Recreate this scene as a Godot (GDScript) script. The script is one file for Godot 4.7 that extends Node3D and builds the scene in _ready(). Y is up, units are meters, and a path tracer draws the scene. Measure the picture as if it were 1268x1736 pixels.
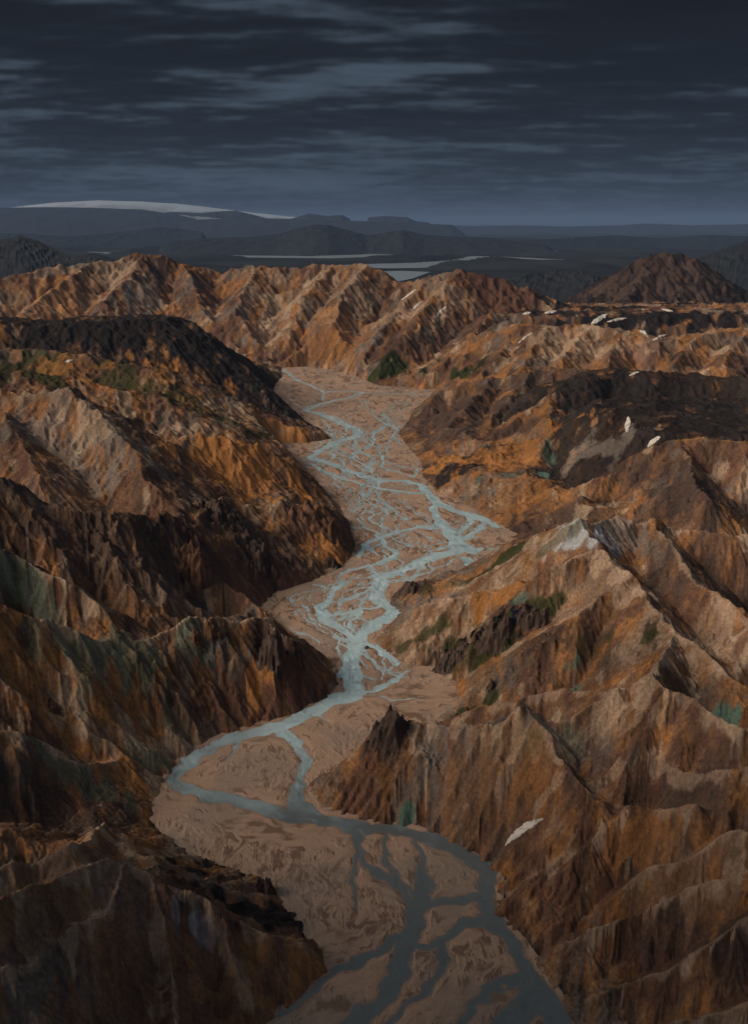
extends Node3D
# An eroded mountain country seen from the air: ridges are laid out as crest lines, a stream-power erosion cuts the
# gullies between them, and a braided river runs over the gravel floor of the valley. Metres, y up, valley floor at y = 0.

const SUN_TO := Vector3(0.75, -0.55, -0.24)
const EYE := 600.0                       # the camera's height over the valley floor
const PITCH := 16.1
const FOV := 54.4
const T := 0.4887                        # half width of the terrain fan, radians
const DU := 0.0028                       # cell of the erosion grid, radians (so r * DU metres)
const R0 := 470.0
const NU := 350
const NV := 994
const FU := 875
const FV := 1193

var rng := RandomNumberGenerator.new()
var t_start := 0

# erosion grid
var G := PackedFloat32Array()            # height
var SD := PackedFloat32Array()           # signed distance to the valley floor's edge, inside negative
var OWN := PackedByteArray()             # which hill a cell belongs to
var GX := PackedFloat32Array()
var GZ := PackedFloat32Array()
# fine grid
var H := PackedFloat32Array()
var PX := PackedFloat32Array()
var PZ := PackedFloat32Array()
var FR := PackedFloat32Array()
var FSD := PackedFloat32Array()

var floor_edge := PackedVector2Array()   # world x, z
var used_names := {}

func stage(what: String) -> void:
	print("%6d ms  %s" % [Time.get_ticks_msec() - t_start, what])

# ------------------------------------------------------------------ pixels of the photograph to directions and places
func look(px: float, py: float) -> Vector3:
	var k := tan(deg_to_rad(FOV * 0.5)) / 868.0
	var x := (px - 634.0) * k
	var y := -(py - 868.0) * k
	var p := deg_to_rad(PITCH)
	return Vector3(x, y * cos(p) - sin(p), -(cos(p) + y * sin(p)))

func at_depth(px: float, py: float, d: float) -> Vector3:
	var l := look(px, py)
	return Vector3(0, EYE, 0) + l * (d / -l.z)

func at_height(px: float, py: float, h: float) -> Vector3:
	var l := look(px, py)
	return Vector3(0, EYE, 0) + l * ((h - EYE) / l.y)

func noise(seed_: int, freq: float, oct: int, kind := FastNoiseLite.FRACTAL_FBM, type := FastNoiseLite.TYPE_SIMPLEX_SMOOTH) -> FastNoiseLite:
	var n := FastNoiseLite.new()
	n.noise_type = type
	n.seed = seed_
	n.frequency = freq
	n.fractal_type = kind
	n.fractal_octaves = oct
	return n

func name_for(called: String) -> String:
	var n: int = used_names.get(called, 0)
	used_names[called] = n + 1
	return called if n == 0 else "%s_%03d" % [called, n]

func put(mesh: Mesh, called: String, label: String, category: String, kind := "", group := "") -> MeshInstance3D:
	var o := MeshInstance3D.new()
	o.mesh = mesh
	o.name = name_for(called)
	o.set_meta("label", label)
	o.set_meta("category", category)
	if kind: o.set_meta("kind", kind)
	if group: o.set_meta("group", group)
	add_child(o, true)
	return o

# ------------------------------------------------------------------ setting up
func _ready() -> void:
	t_start = Time.get_ticks_msec()
	rng.seed = 7
	var cam := Camera3D.new()
	cam.name = "camera"
	cam.position = Vector3(0, EYE, 0)
	cam.rotation_degrees = Vector3(-PITCH, 0, 0)
	cam.fov = FOV
	cam.near = 5.0
	cam.far = 400000.0
	add_child(cam)
	var env := Environment.new()
	env.tonemap_mode = Environment.TONE_MAPPER_LINEAR
	env.tonemap_exposure = 1.95
	env.background_mode = Environment.BG_SKY
	env.background_energy_multiplier = 0.66
	env.sdfgi_enabled = true
	env.ssao_enabled = true
	env.ssil_enabled = true
	env.fog_enabled = true
	env.fog_density = 0.000010
	env.fog_light_color = Color(0.58, 0.73, 0.98)
	var sky := Sky.new()
	sky.sky_material = make_sky()
	env.sky = sky
	var we := WorldEnvironment.new()
	we.name = "environment"
	we.environment = env
	add_child(we)
	var sun := DirectionalLight3D.new()
	sun.name = "sun"
	sun.light_color = Color(1.0, 0.90, 0.78)
	sun.light_energy = 0.5
	sun.light_angular_distance = 30.0
	sun.shadow_enabled = true
	add_child(sun)
	sun.look_at_from_position(Vector3.ZERO, SUN_TO)
	stage("sky")

	lay_floor_edge()
	lay_ridges()
	stage("ridges")
	erode()
	stage("erosion")
	refine()
	stage("refined")
	paint_hills()
	stage("hills")
	build_floor()
	stage("floor")
	build_far_country()
	stage("far")
	lay_snow()
	set_outcrops()
	add_shade_cloud()
	stage("details")

# ------------------------------------------------------------------ sky: streaked layers of cloud
func make_sky() -> PanoramaSkyMaterial:
	var n1 := noise(3, 1.0, 5)
	n1.domain_warp_enabled = true
	n1.domain_warp_amplitude = 0.35
	n1.domain_warp_frequency = 0.9
	var n2 := noise(9, 2.6, 5)
	var n3 := noise(12, 7.0, 4)
	# broad breaks and banks in the cloud: photo x, y, half sizes, tilt, strength
	var banks := [[560, 140, 330, 26, -0.16, 0.60], [620, 30, 260, 40, 0.0, 0.35], [1120, 60, 300, 110, 0.05, -0.65], [1200, 10, 500, 40, 0.0, -0.4], [60, 20, 300, 30, 0.0, -0.3], [180, 100, 260, 55, 0.0, -0.35], [640, 195, 400, 26, 0.02, -0.35], [250, 235, 420, 18, 0.0, -0.25], [320, 300, 330, 13, 0.0, 0.75], [700, 250, 260, 12, 0.0, 0.25], [1150, 185, 230, 14, 0.0, 0.22], [1000, 250, 330, 25, 0.0, -0.2], [120, 255, 160, 9, 0.0, 0.45], [520, 318, 260, 9, 0.0, 0.5], [1000, 300, 300, 8, 0.0, 0.2]]
	var bl := []
	for b in banks:
		var l := look(b[0], b[1])
		bl.append([atan2(l.x, -l.z), atan2(l.y, Vector2(l.x, l.z).length()), b[2] * 0.00058, b[3] * 0.00058, b[4], b[5]])
	var w := 4096
	var h := 2048
	var rough := sky_block(0, w, 0, h / 2, w, h, 8, n1, n2, n3, bl)
	rough.resize(w, h / 2, Image.INTERPOLATE_BILINEAR)
	# what is near the horizon is drawn finer
	var y0 := h / 2 - 200
	var fine := sky_block(-480, 480, y0, h / 2, w, h, 1, n1, n2, n3, bl)
	rough.blit_rect(fine, Rect2i(480, 0, 480, 200), Vector2i(0, y0))
	rough.blit_rect(fine, Rect2i(0, 0, 480, 200), Vector2i(w - 480, y0))
	var img := Image.create_empty(w, h, false, Image.FORMAT_RGB8)
	img.fill(Color8(40, 44, 50))
	img.blit_rect(rough, Rect2i(0, 0, w, h / 2), Vector2i.ZERO)
	var m := PanoramaSkyMaterial.new()
	m.panorama = ImageTexture.create_from_image(img)
	return m

func sky_block(x0: int, x1: int, y0: int, y1: int, w: int, h: int, step: int, n1: FastNoiseLite, n2: FastNoiseLite, n3: FastNoiseLite, bl: Array) -> Image:
	var cols := (x1 - x0) / step
	var rows := (y1 - y0) / step
	var data := PackedByteArray()
	data.resize(cols * rows * 3)
	for j in rows:
		var el := (0.5 - (y0 + (j + 0.5) * step) / h) * PI
		var se := sin(el)
		var t := 1.0 / (se + 0.075)
		var hor := exp(-el / 0.04)
		var top := 0.10 * smoothstep(0.11, 0.18, el) * (1.0 - smoothstep(0.3, 0.5, el))
		var lift := 1.0 + 7.5 * maxf(0.0, se - 0.28)      # an overcast sky is brighter overhead
		for i in cols:
			var az := wrapf((x0 + (i + 0.5) * step) / w * TAU, -PI, PI)      # the panorama starts at -z
			var cx := sin(az) * t * cos(el)
			var cz := cos(az) * t * cos(el)
			var v := n1.get_noise_2d(cx * 0.40 + 3.0, cz * 0.9) * 0.75 + n2.get_noise_2d(cx * 0.40, cz + 7.0) * 0.80 + n3.get_noise_2d(cx * 0.45, cz) * 0.60 - 0.05
			if absf(az) < 0.9 and el < 0.5:
				for q in bl:
					var dx: float = az - q[0]
					var dy: float = el - q[1]
					var u: float = (dx + dy * q[4]) / q[2]
					var s: float = (dy + dx * q[4]) / q[3]
					var e := u * u + s * s
					if e < 6.0:
						v += q[5] * exp(-e)
			v = (v - 0.06 - top) * 2.2
			v = 0.5 + 0.5 * v / (1.0 + absf(v))
			# from the dark underside of the cloud to the thin bright gaps
			var m := pow(v, 2.5)
			var r := lerpf(0.0054, 0.066, m)
			var g := lerpf(0.0062, 0.092, m)
			var b := lerpf(0.0085, 0.124, m)
			r *= 1.0 + 0.25 * smoothstep(0.2, 0.7, se)
			b *= 1.0 - 0.25 * smoothstep(0.2, 0.7, se)
			r = (r + (0.034 - r) * hor * 0.8) * lift
			g = (g + (0.050 - g) * hor * 0.8) * lift
			b = (b + (0.070 - b) * hor * 0.8) * lift
			var o := (j * cols + i) * 3
			data[o] = int(pow(r, 0.4167) * 269.0 - 13.5)
			data[o + 1] = int(pow(g, 0.4167) * 269.0 - 13.5)
			data[o + 2] = int(pow(b, 0.4167) * 269.0 - 13.5)
	return Image.create_from_data(cols, rows, false, Image.FORMAT_RGB8, data)

# ------------------------------------------------------------------ the valley floor's outline
func lay_floor_edge() -> void:
	var e := [[380, 1850], [420, 1780], [467, 1730], [520, 1690], [562, 1650], [552, 1612], [530, 1580], [512, 1552], [475, 1512], [450, 1484], [400, 1466], [335, 1446], [290, 1412], [268, 1388], [274, 1350], [284, 1325], [300, 1298], [340, 1266], [390, 1244], [440, 1230], [510, 1208], [556, 1184], [578, 1160], [566, 1124], [540, 1098], [500, 1074], [462, 1050], [444, 1030], [470, 1006], [540, 984], [588, 962], [607, 926], [596, 890], [580, 862], [548, 826], [514, 790], [496, 770], [478, 752], [520, 752], [562, 744], [548, 728], [520, 716], [490, 692], [462, 668], [470, 650], [482, 638], [478, 624], [520, 622], [560, 627], [600, 638], [640, 654], [700, 658], [736, 661], [724, 674], [700, 694], [690, 714], [672, 735], [690, 760], [712, 785], [712, 808], [740, 834], [800, 864], [850, 894], [872, 906], [836, 934], [806, 950], [778, 966], [696, 990], [664, 1006], [658, 1024], [674, 1040], [660, 1056], [640, 1076], [630, 1088], [658, 1110], [690, 1128], [738, 1134], [764, 1160], [774, 1186], [762, 1210], [716, 1238], [640, 1264], [566, 1304], [520, 1330], [530, 1360], [580, 1385], [640, 1398], [700, 1405], [760, 1430], [820, 1464], [840, 1490], [834, 1550], [880, 1600], [920, 1660], [966, 1736], [1040, 1850]]
	for p in e:
		var q := at_height(p[0], p[1], 0.0)
		floor_edge.append(Vector2(q.x, q.z))

# ------------------------------------------------------------------ crest lines: hill, slope, flat half width, flat slope, [photo x, photo y, metres away]
func ridge_list() -> Array:
	return [
		# 0 the near hill on the left
		[0, 1.05, 0, 0, [[-60, 1490, 660], [0, 1470, 680], [55, 1450, 692], [118, 1423, 702], [173, 1392, 831], [205, 1410, 822]]],
		[0, 1.05, 0, 0, [[-60, 1545, 600], [0, 1521, 630], [98, 1488, 668], [185, 1466, 698], [225, 1442, 759]]],
		[0, 1.05, 6, 0.3, [[205, 1430, 781], [256, 1450, 758], [276, 1500, 702], [339, 1529, 702], [390, 1565, 696], [450, 1588, 697], [497, 1602, 702], [540, 1622, 704]]],
		[0, 1.05, 0, 0, [[-40, 1660, 560], [0, 1643, 570], [79, 1608, 610], [170, 1553, 655], [190, 1530, 670], [225, 1460, 710]]],
		[0, 1.05, 0, 0, [[256, 1480, 708], [270, 1580, 665], [290, 1680, 626], [300, 1760, 594]]],
		[0, 1.05, 0, 0, [[345, 1535, 701], [400, 1640, 666], [440, 1720, 639]]],
		# 1 the olive ridge over the bend of the river
		[1, 0.95, 0, 0, [[-70, 1215, 899], [0, 1237, 915], [79, 1260, 937], [134, 1288, 941], [177, 1286, 967], [221, 1272, 1005], [276, 1258, 1045], [304, 1262, 1054]]],
		[1, 0.95, 0, 0, [[-70, 1120, 989], [0, 1150, 999], [39, 1173, 999], [91, 1197, 1005], [130, 1221, 1003], [170, 1252, 996], [205, 1276, 992]]],
		# 2 the spur with the rock pillars
		[2, 0.9, 0, 0, [[-70, 1000, 1060], [0, 1020, 1085], [59, 1043, 1090], [118, 1068, 1105], [173, 1090, 1117], [237, 1081, 1154], [276, 1067, 1179], [327, 1051, 1208], [394, 1051, 1228], [446, 1047, 1267], [481, 1058, 1225], [520, 1092, 1301], [556, 1135, 1256]]],
		[2, 0.9, 0, 0, [[-70, 905, 1190], [0, 931, 1215], [35, 947, 1212], [79, 971, 1200], [118, 993, 1186], [177, 1030, 1165], [229, 1079, 1152]]],
		# 3 the dark craggy spur
		[3, 0.72, 0, 0, [[-70, 800, 1420], [0, 815, 1440], [60, 846, 1445], [130, 874, 1450], [189, 876, 1466], [237, 870, 1500], [272, 878, 1530], [331, 888, 1600], [385, 846, 1780], [450, 856, 1810], [520, 852, 1850], [562, 866, 1963], [590, 900, 1902]]],
		[3, 0.7, 0, 0, [[272, 878, 1530], [300, 930, 1480], [330, 985, 1440], [345, 1020, 1420]]],
		[3, 0.75, 0, 0, [[405, 868, 1760], [430, 910, 1690], [440, 960, 1610], [450, 990, 1584]]],
		[3, 0.7, 0, 0, [[150, 876, 1452], [190, 950, 1390], [230, 1010, 1330]]],
		# 4 the orange screes and the grey peak behind
		[4, 0.66, 0, 0, [[323, 732, 2110], [380, 745, 2120], [440, 757, 2160], [480, 792, 2180], [520, 832, 2120]]],
		[4, 0.66, 0, 0, [[323, 732, 2110], [290, 770, 2020], [276, 800, 1930]]],
		[4, 0.66, 0, 0, [[-70, 655, 2040], [0, 664, 2040], [40, 674, 2010], [80, 664, 2000], [118, 662, 1985], [158, 687, 1940], [197, 738, 1850], [225, 770, 1790], [252, 809, 1720], [276, 841, 1650], [311, 876, 1590]]],
		[4, 0.66, 0, 0, [[0, 700, 1900], [40, 760, 1750], [60, 800, 1640]]],
		# 5 the low mossy hills
		[5, 0.5, 10, 0.2, [[556, 737, 2860], [500, 722, 2820], [434, 704, 2790], [394, 700, 2740], [339, 690, 2650], [300, 690, 2560]]],
		[5, 0.5, 20, 0.2, [[340, 668, 2780], [303, 648, 2760], [262, 623, 2790], [217, 621, 2810], [140, 603, 2850], [60, 594, 2900], [-70, 590, 2900]]],
		[5, 0.45, 20, 0.2, [[-70, 640, 2400], [40, 632, 2450], [160, 650, 2480], [260, 668, 2480], [330, 700, 2440]]],
		# 6 the dark hill
		[6, 0.55, 90, 0.10, [[-90, 545, 3250], [0, 541, 3260], [80, 545, 3290], [160, 537, 3330], [250, 535, 3380], [310, 545, 3440], [370, 567, 3520], [430, 609, 3620], [470, 645, 3760]]],
		[6, 0.55, 0, 0, [[360, 565, 3500], [400, 610, 3330], [430, 655, 3140]]],
		# 7 the long orange range
		[7, 0.68, 0, 0, [[-120, 476, 4900], [0, 470, 5000], [50, 462, 5060], [100, 450, 5150], [150, 445, 5200], [190, 443, 5260], [215, 433, 5300], [245, 430, 5320], [275, 434, 5340], [310, 446, 5360], [350, 456, 5400], [375, 463, 5400], [400, 455, 5350], [440, 448, 5300], [500, 455, 5250], [530, 448, 5230], [560, 450, 5200], [620, 448, 5100], [645, 457, 5060], [684, 480, 5000]]],
		[7, 0.66, 0, 0, [[245, 431, 5310], [220, 470, 5000], [180, 510, 4720]]],
		[7, 0.66, 0, 0, [[150, 446, 5190], [90, 490, 4850], [40, 530, 4600]]],
		[7, 0.66, 0, 0, [[310, 446, 5350], [330, 490, 5000], [350, 540, 4700], [400, 580, 4500]]],
		[7, 0.66, 0, 0, [[440, 449, 5290], [410, 500, 4900], [400, 530, 4700], [440, 585, 4480]]],
		[7, 0.66, 0, 0, [[560, 451, 5190], [520, 500, 4850], [500, 550, 4600], [500, 600, 4450]]],
		[7, 0.66, 0, 0, [[620, 449, 5090], [580, 500, 4750], [560, 560, 4420], [560, 610, 4280]]],
		# 8 the red-topped peak
		[8, 0.66, 0, 0, [[684, 480, 4980], [700, 476, 4900], [740, 466, 4830], [780, 457, 4780], [840, 470, 4760], [900, 490, 4720], [950, 511, 4700]]],
		[8, 0.66, 0, 0, [[780, 458, 4775], [740, 500, 4520], [700, 550, 4250], [660, 600, 4030], [630, 640, 3900]]],
		[8, 0.62, 0, 0, [[830, 530, 4300], [790, 580, 3980], [740, 625, 3800]]],
		[8, 0.62, 0, 0, [[730, 470, 4830], [680, 520, 4560], [640, 570, 4300], [610, 615, 4130]]],
		[8, 0.62, 0, 0, [[880, 553, 3900], [850, 600, 3600], [820, 635, 3480]]],
		# 9 the dark tableland and its pale badlands
		[9, 0.62, 420, 0.03, [[960, 524, 4650], [1060, 524, 4650], [1160, 522, 4650], [1330, 518, 4650]]],
		[9, 0.62, 30, 0.05, [[860, 548, 3950], [930, 556, 3720], [1000, 553, 3740], [1060, 566, 3600], [1120, 580, 3500], [1190, 568, 3520], [1268, 556, 3560], [1340, 556, 3560]]],
		[9, 0.62, 0, 0, [[930, 557, 3710], [900, 600, 3420], [890, 622, 3320]]],
		[9, 0.62, 0, 0, [[1000, 554, 3730], [960, 600, 3420], [940, 620, 3320]]],
		[9, 0.62, 0, 0, [[1060, 567, 3590], [1030, 605, 3340]]],
		[9, 0.62, 0, 0, [[1180, 569, 3520], [1140, 620, 3200]]],
		[9, 0.62, 0, 0, [[1268, 557, 3560], [1220, 620, 3150]]],
		# 10 the dark cone on the tableland
		[10, 0.6, 0, 0, [[960, 520, 5900], [1000, 500, 5950], [1050, 461, 6000], [1092, 435, 6000], [1125, 428, 6000], [1165, 432, 6020], [1192, 462, 6000], [1230, 490, 5900], [1290, 500, 5800]]],
		[10, 0.6, 0, 0, [[1110, 431, 6000], [1080, 480, 5700], [1060, 508, 5500]]],
		[10, 0.5, 0, 0, [[1180, 530, 4700], [1230, 505, 4850], [1268, 495, 4900], [1340, 480, 5000]]],
		# 11 the black hill and the streaked slope under it
		[11, 0.68, 0, 0, [[696, 706, 3110], [712, 686, 3130], [740, 667, 3150], [794, 650, 3160], [834, 640, 3150], [900, 628, 3110], [960, 626, 3060], [1036, 627, 3000]]],
		[18, 0.6, 60, 0.10, [[960, 650, 2860], [1000, 636, 2900], [1036, 627, 2960], [1083, 632, 2900], [1162, 636, 2860], [1268, 644, 2760], [1340, 650, 2700]]],
		[11, 0.68, 0, 0, [[834, 642, 3140], [790, 690, 2900], [760, 730, 2740]]],
		[11, 0.68, 0, 0, [[900, 630, 3100], [860, 680, 2880], [820, 720, 2730]]],
		[18, 0.6, 170, 0.03, [[1120, 688, 2500], [1200, 690, 2480], [1330, 692, 2470]]],
		[18, 0.6, 120, 0.03, [[1165, 722, 2250], [1230, 722, 2250], [1330, 724, 2240]]],
		# 12 the orange spurs and the bowl between them
		[12, 0.72, 0, 0, [[722, 800, 2490], [768, 777, 2535], [806, 756, 2590], [847, 733, 2650], [886, 702, 2700], [926, 674, 2750], [960, 660, 2800]]],
		[12, 0.72, 0, 0, [[1000, 684, 2620], [1060, 694, 2500], [1110, 730, 2250], [1103, 766, 2080], [1075, 786, 2065], [1020, 809, 2055], [965, 849, 2030], [918, 876, 2005], [880, 892, 1980]]],
		[12, 0.72, 20, 0.1, [[1103, 766, 2090], [1150, 748, 2080], [1200, 745, 2080], [1268, 752, 2020], [1340, 760, 2000]]],
		[12, 0.72, 0, 0, [[926, 676, 2740], [935, 730, 2480], [900, 800, 2280], [880, 840, 2160]]],
		[12, 0.72, 0, 0, [[1150, 750, 2070], [1170, 800, 1900], [1200, 850, 1750]]],
		# 13 the white-topped peak and its long crest
		[13, 0.8, 0, 0, [[806, 948, 2074], [840, 938, 1680], [880, 922, 1600], [925, 900, 1520], [958, 886, 1468], [985, 881, 1440], [1010, 890, 1440], [1052, 869, 1490], [1080, 884, 1480], [1105, 881, 1480], [1150, 896, 1470], [1268, 906, 1440], [1350, 906, 1430]]],
		[13, 0.8, 0, 0, [[985, 882, 1440], [1012, 912, 1380], [1026, 945, 1320], [1075, 986, 1235], [1103, 1012, 1185], [1116, 1042, 1135], [1147, 1070, 1082], [1190, 1105, 1030], [1240, 1145, 985], [1320, 1180, 950]]],
		[13, 0.8, 0, 0, [[1010, 930, 1345], [930, 960, 1330], [850, 990, 1362], [770, 1012, 1373], [700, 1030, 1445]]],
		[13, 0.8, 0, 0, [[1060, 980, 1245], [980, 1030, 1200], [900, 1080, 1215], [820, 1120, 1237], [770, 1150, 1242]]],
		[13, 0.8, 0, 0, [[1105, 883, 1475], [1150, 940, 1350], [1200, 1000, 1230], [1268, 1050, 1150]]],
		# 14 the pale peak below it
		[14, 0.92, 0, 0, [[1150, 1075, 1075], [1120, 1110, 1010], [1100, 1148, 952], [1044, 1174, 955], [1005, 1193, 960], [945, 1222, 955], [905, 1222, 963]]],
		[14, 0.92, 0, 0, [[1100, 1148, 952], [1130, 1172, 915], [1165, 1182, 905], [1196, 1206, 880], [1260, 1235, 850], [1330, 1250, 840]]],
		[14, 0.92, 0, 0, [[1044, 1175, 952], [960, 1165, 1035], [880, 1190, 1040], [820, 1195, 1060]]],
		[14, 0.92, 0, 0, [[1100, 1150, 950], [1090, 1200, 921], [1060, 1250, 897]]],
		# 15 the bright hill with the black tower, at the river's edge
		[15, 0.85, 0, 0, [[560, 1316, 990], [600, 1280, 1000], [640, 1222, 1008], [665, 1212, 1003], [700, 1228, 985], [768, 1230, 973], [823, 1221, 964], [859, 1209, 961], [886, 1204, 956], [910, 1224, 937], [941, 1252, 913], [950, 1284, 893], [981, 1323, 856], [1000, 1345, 834]]],
		[15, 0.85, 0, 0, [[886, 1206, 955], [880, 1260, 927], [860, 1330, 896], [850, 1400, 863]]],
		[15, 0.9, 0, 0, [[700, 1230, 984], [720, 1290, 951], [730, 1350, 919]]],
		[15, 0.9, 0, 0, [[800, 1226, 967], [790, 1300, 930], [790, 1370, 895]]],
		# 16 the big slope on the right bank
		[16, 1.3, 0, 0, [[905, 1400, 859], [941, 1371, 866], [1020, 1327, 866], [1052, 1304, 871], [1103, 1284, 868], [1143, 1299, 842], [1200, 1300, 818], [1268, 1290, 798], [1340, 1280, 782]]],
		[16, 1.3, 0, 0, [[870, 1510, 787], [920, 1478, 795], [981, 1448, 794], [1024, 1411, 805], [1071, 1371, 815], [1120, 1365, 799], [1180, 1355, 784]]],
		# 17 the near slopes on the right
		[17, 1.3, 0, 0, [[1050, 1490, 745], [1107, 1450, 750], [1139, 1446, 743], [1186, 1423, 743], [1233, 1400, 743], [1268, 1395, 736], [1340, 1380, 725]]],
		[17, 1.3, 0, 0, [[980, 1590, 709], [1040, 1560, 710], [1103, 1517, 715], [1162, 1490, 713], [1213, 1476, 707], [1268, 1460, 701], [1340, 1440, 694]]],
		[17, 1.3, 0, 0, [[1000, 1690, 653], [1060, 1660, 655], [1123, 1640, 650], [1194, 1588, 657], [1268, 1541, 661], [1340, 1500, 665]]],
		[17, 1.3, 0, 0, [[1080, 1760, 605], [1140, 1740, 603], [1202, 1718, 600], [1268, 1699, 594], [1340, 1670, 590]]],
	]

func lay_ridges() -> void:
	var n := NU * NV
	G.resize(n)
	SD.resize(n)
	OWN.resize(n)
	GX.resize(n)
	GZ.resize(n)
	var best := PackedFloat32Array()
	best.resize(n)
	best.fill(-1e6)
	var tmp := PackedFloat32Array()
	tmp.resize(n)
	tmp.fill(-1e6)
	SD.fill(260.0)
	var wx := PackedFloat32Array()
	var wz := PackedFloat32Array()
	wx.resize(n)
	wz.resize(n)
	var na := noise(21, 1.0 / 170.0, 3)
	var nb := noise(22, 1.0 / 170.0, 3)
	for j in NV:
		var r := R0 * exp(j * DU)
		var amp := 7.0 + 0.004 * r
		for i in NU:
			var a := -T + i * DU
			var k := j * NU + i
			var x := r * sin(a)
			var z := -r * cos(a)
			GX[k] = x
			GZ[k] = z
			wx[k] = x + na.get_noise_2d(x, z) * amp
			wz[k] = z + nb.get_noise_2d(x, z) * amp
	# distance to the floor's edge
	var m := floor_edge.size()
	for s in m:
		var a := floor_edge[s]
		var b := floor_edge[(s + 1) % m]
		var d := b - a
		var l2 := maxf(d.length_squared(), 0.01)
		var box := cells_round(minf(a.x, b.x) - 250, maxf(a.x, b.x) + 250, minf(a.y, b.y) - 250, maxf(a.y, b.y) + 250)
		for j in range(box[2], box[3]):
			for i in range(box[0], box[1]):
				var k := j * NU + i
				var ex := GX[k] - a.x
				var ez := GZ[k] - a.y
				var t := clampf((ex * d.x + ez * d.y) / l2, 0.0, 1.0)
				ex -= t * d.x
				ez -= t * d.y
				var q := ex * ex + ez * ez
				if q < 67600.0:
					q = sqrt(q)
					if q < SD[k]: SD[k] = q
	for k in n:
		if GZ[k] > -5000.0 and Geometry2D.is_point_in_polygon(Vector2(GX[k], GZ[k]), floor_edge):
			SD[k] = -SD[k]
	# crests
	for R in ridge_list():
		var hill: int = R[0]
		var slope: float = R[1]
		var flat: float = R[2]
		var fs: float = R[3]
		var pts := []
		for p in R[4]: pts.append(at_depth(p[0], p[1], p[2]))
		var touched := [NU, 0, NV, 0]
		for s in pts.size() - 1:
			var a: Vector3 = pts[s]
			var b: Vector3 = pts[s + 1]
			var reach := maxf(a.y, b.y) / slope * 1.15 + flat + 40.0
			var dx := b.x - a.x
			var dz := b.z - a.z
			var dy := b.y - a.y
			var l2 := maxf(dx * dx + dz * dz, 0.01)
			var box := cells_round(minf(a.x, b.x) - reach, maxf(a.x, b.x) + reach, minf(a.z, b.z) - reach, maxf(a.z, b.z) + reach)
			for q in [0, 2]: touched[q] = mini(touched[q], box[q])
			for q in [1, 3]: touched[q] = maxi(touched[q], box[q])
			for j in range(box[2], box[3]):
				for i in range(box[0], box[1]):
					var k := j * NU + i
					var ex := wx[k] - a.x
					var ez := wz[k] - a.z
					var t := clampf((ex * dx + ez * dz) / l2, 0.0, 1.0)
					ex -= t * dx
					ez -= t * dz
					var d := sqrt(ex * ex + ez * ez)
					var v := a.y + t * dy
					if d < flat: v -= d * fs
					else: v -= flat * fs + (d - flat) * slope
					if v > tmp[k]: tmp[k] = v
		for j in range(touched[2], touched[3]):
			for i in range(touched[0], touched[1]):
				var k := j * NU + i
				var v := tmp[k]
				if v < -1e5: continue
				tmp[k] = -1e6
				var o := best[k]
				if v > o: OWN[k] = hill
				var dd := absf(v - o)
				var soft := 10.0
				var h := maxf(v, o)
				if dd < soft: h += (soft - dd) * (soft - dd) / (4.0 * soft)
				best[k] = h
	var nc := noise(31, 1.0 / 260.0, 5)
	var nd := noise(32, 1.0 / 48.0, 4)
	var ne := noise(33, 1.0 / 150.0, 4, FastNoiseLite.FRACTAL_RIDGED)
	for k in n:
		var x := GX[k]
		var z := GZ[k]
		var sd := SD[k]
		var far := clampf((-z - 5100.0) / 900.0, 0.0, 1.0)
		var base := clampf(sd * 0.30, -5.0, 46.0) * (1.0 - far) - 20.0 * far
		var h := best[k]
		base += nc.get_noise_2d(x, z) * 26.0 * clampf(sd / 120.0, 0.0, 1.0)
		var dd := absf(h - base)
		h = maxf(h, base)
		if dd < 20.0: h += (20.0 - dd) * (20.0 - dd) / 80.0
		h += (nd.get_noise_2d(x, z) * (7.0 + 0.0015 * -z) * maxf(ROUGH[OWN[k]] * 1.2, 0.7) + ne.get_noise_2d(x, z) * (14.0 + 0.003 * -z) * ROUGH[OWN[k]] * 1.2 + (rng.randf() - 0.5) * DU * -z * 0.7) * clampf(sd / 28.0, 0.0, 1.0)
		# the floor is flat: slopes start at its edge
		if sd < 250.0:
			h = minf(h, sd * (1.25 + 0.7 * nd.get_noise_2d(x * 0.8 + 900.0, z * 0.8)))
		G[k] = maxf(h, -12.0)

func cells_round(x0: float, x1: float, z0: float, z1: float) -> Array:
	# the block of cells that holds a box of the ground
	var near := -z1
	var dist := -z0
	near = maxf(near, 60.0)
	var rmin := near
	if x0 > 0.0: rmin = sqrt(near * near + x0 * x0)
	elif x1 < 0.0: rmin = sqrt(near * near + x1 * x1)
	var xm := maxf(absf(x0), absf(x1))
	var rmax := sqrt(maxf(dist, 61.0) * maxf(dist, 61.0) + xm * xm)
	var a0 := atan2(x0, near if x0 < 0.0 else maxf(dist, 61.0))
	var a1 := atan2(x1, near if x1 > 0.0 else maxf(dist, 61.0))
	return [clampi(int((a0 + T) / DU) - 1, 0, NU), clampi(int((a1 + T) / DU) + 2, 0, NU), clampi(int(log(rmin / R0) / DU) - 1, 0, NV), clampi(int(log(rmax / R0) / DU) + 2, 0, NV)]

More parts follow.
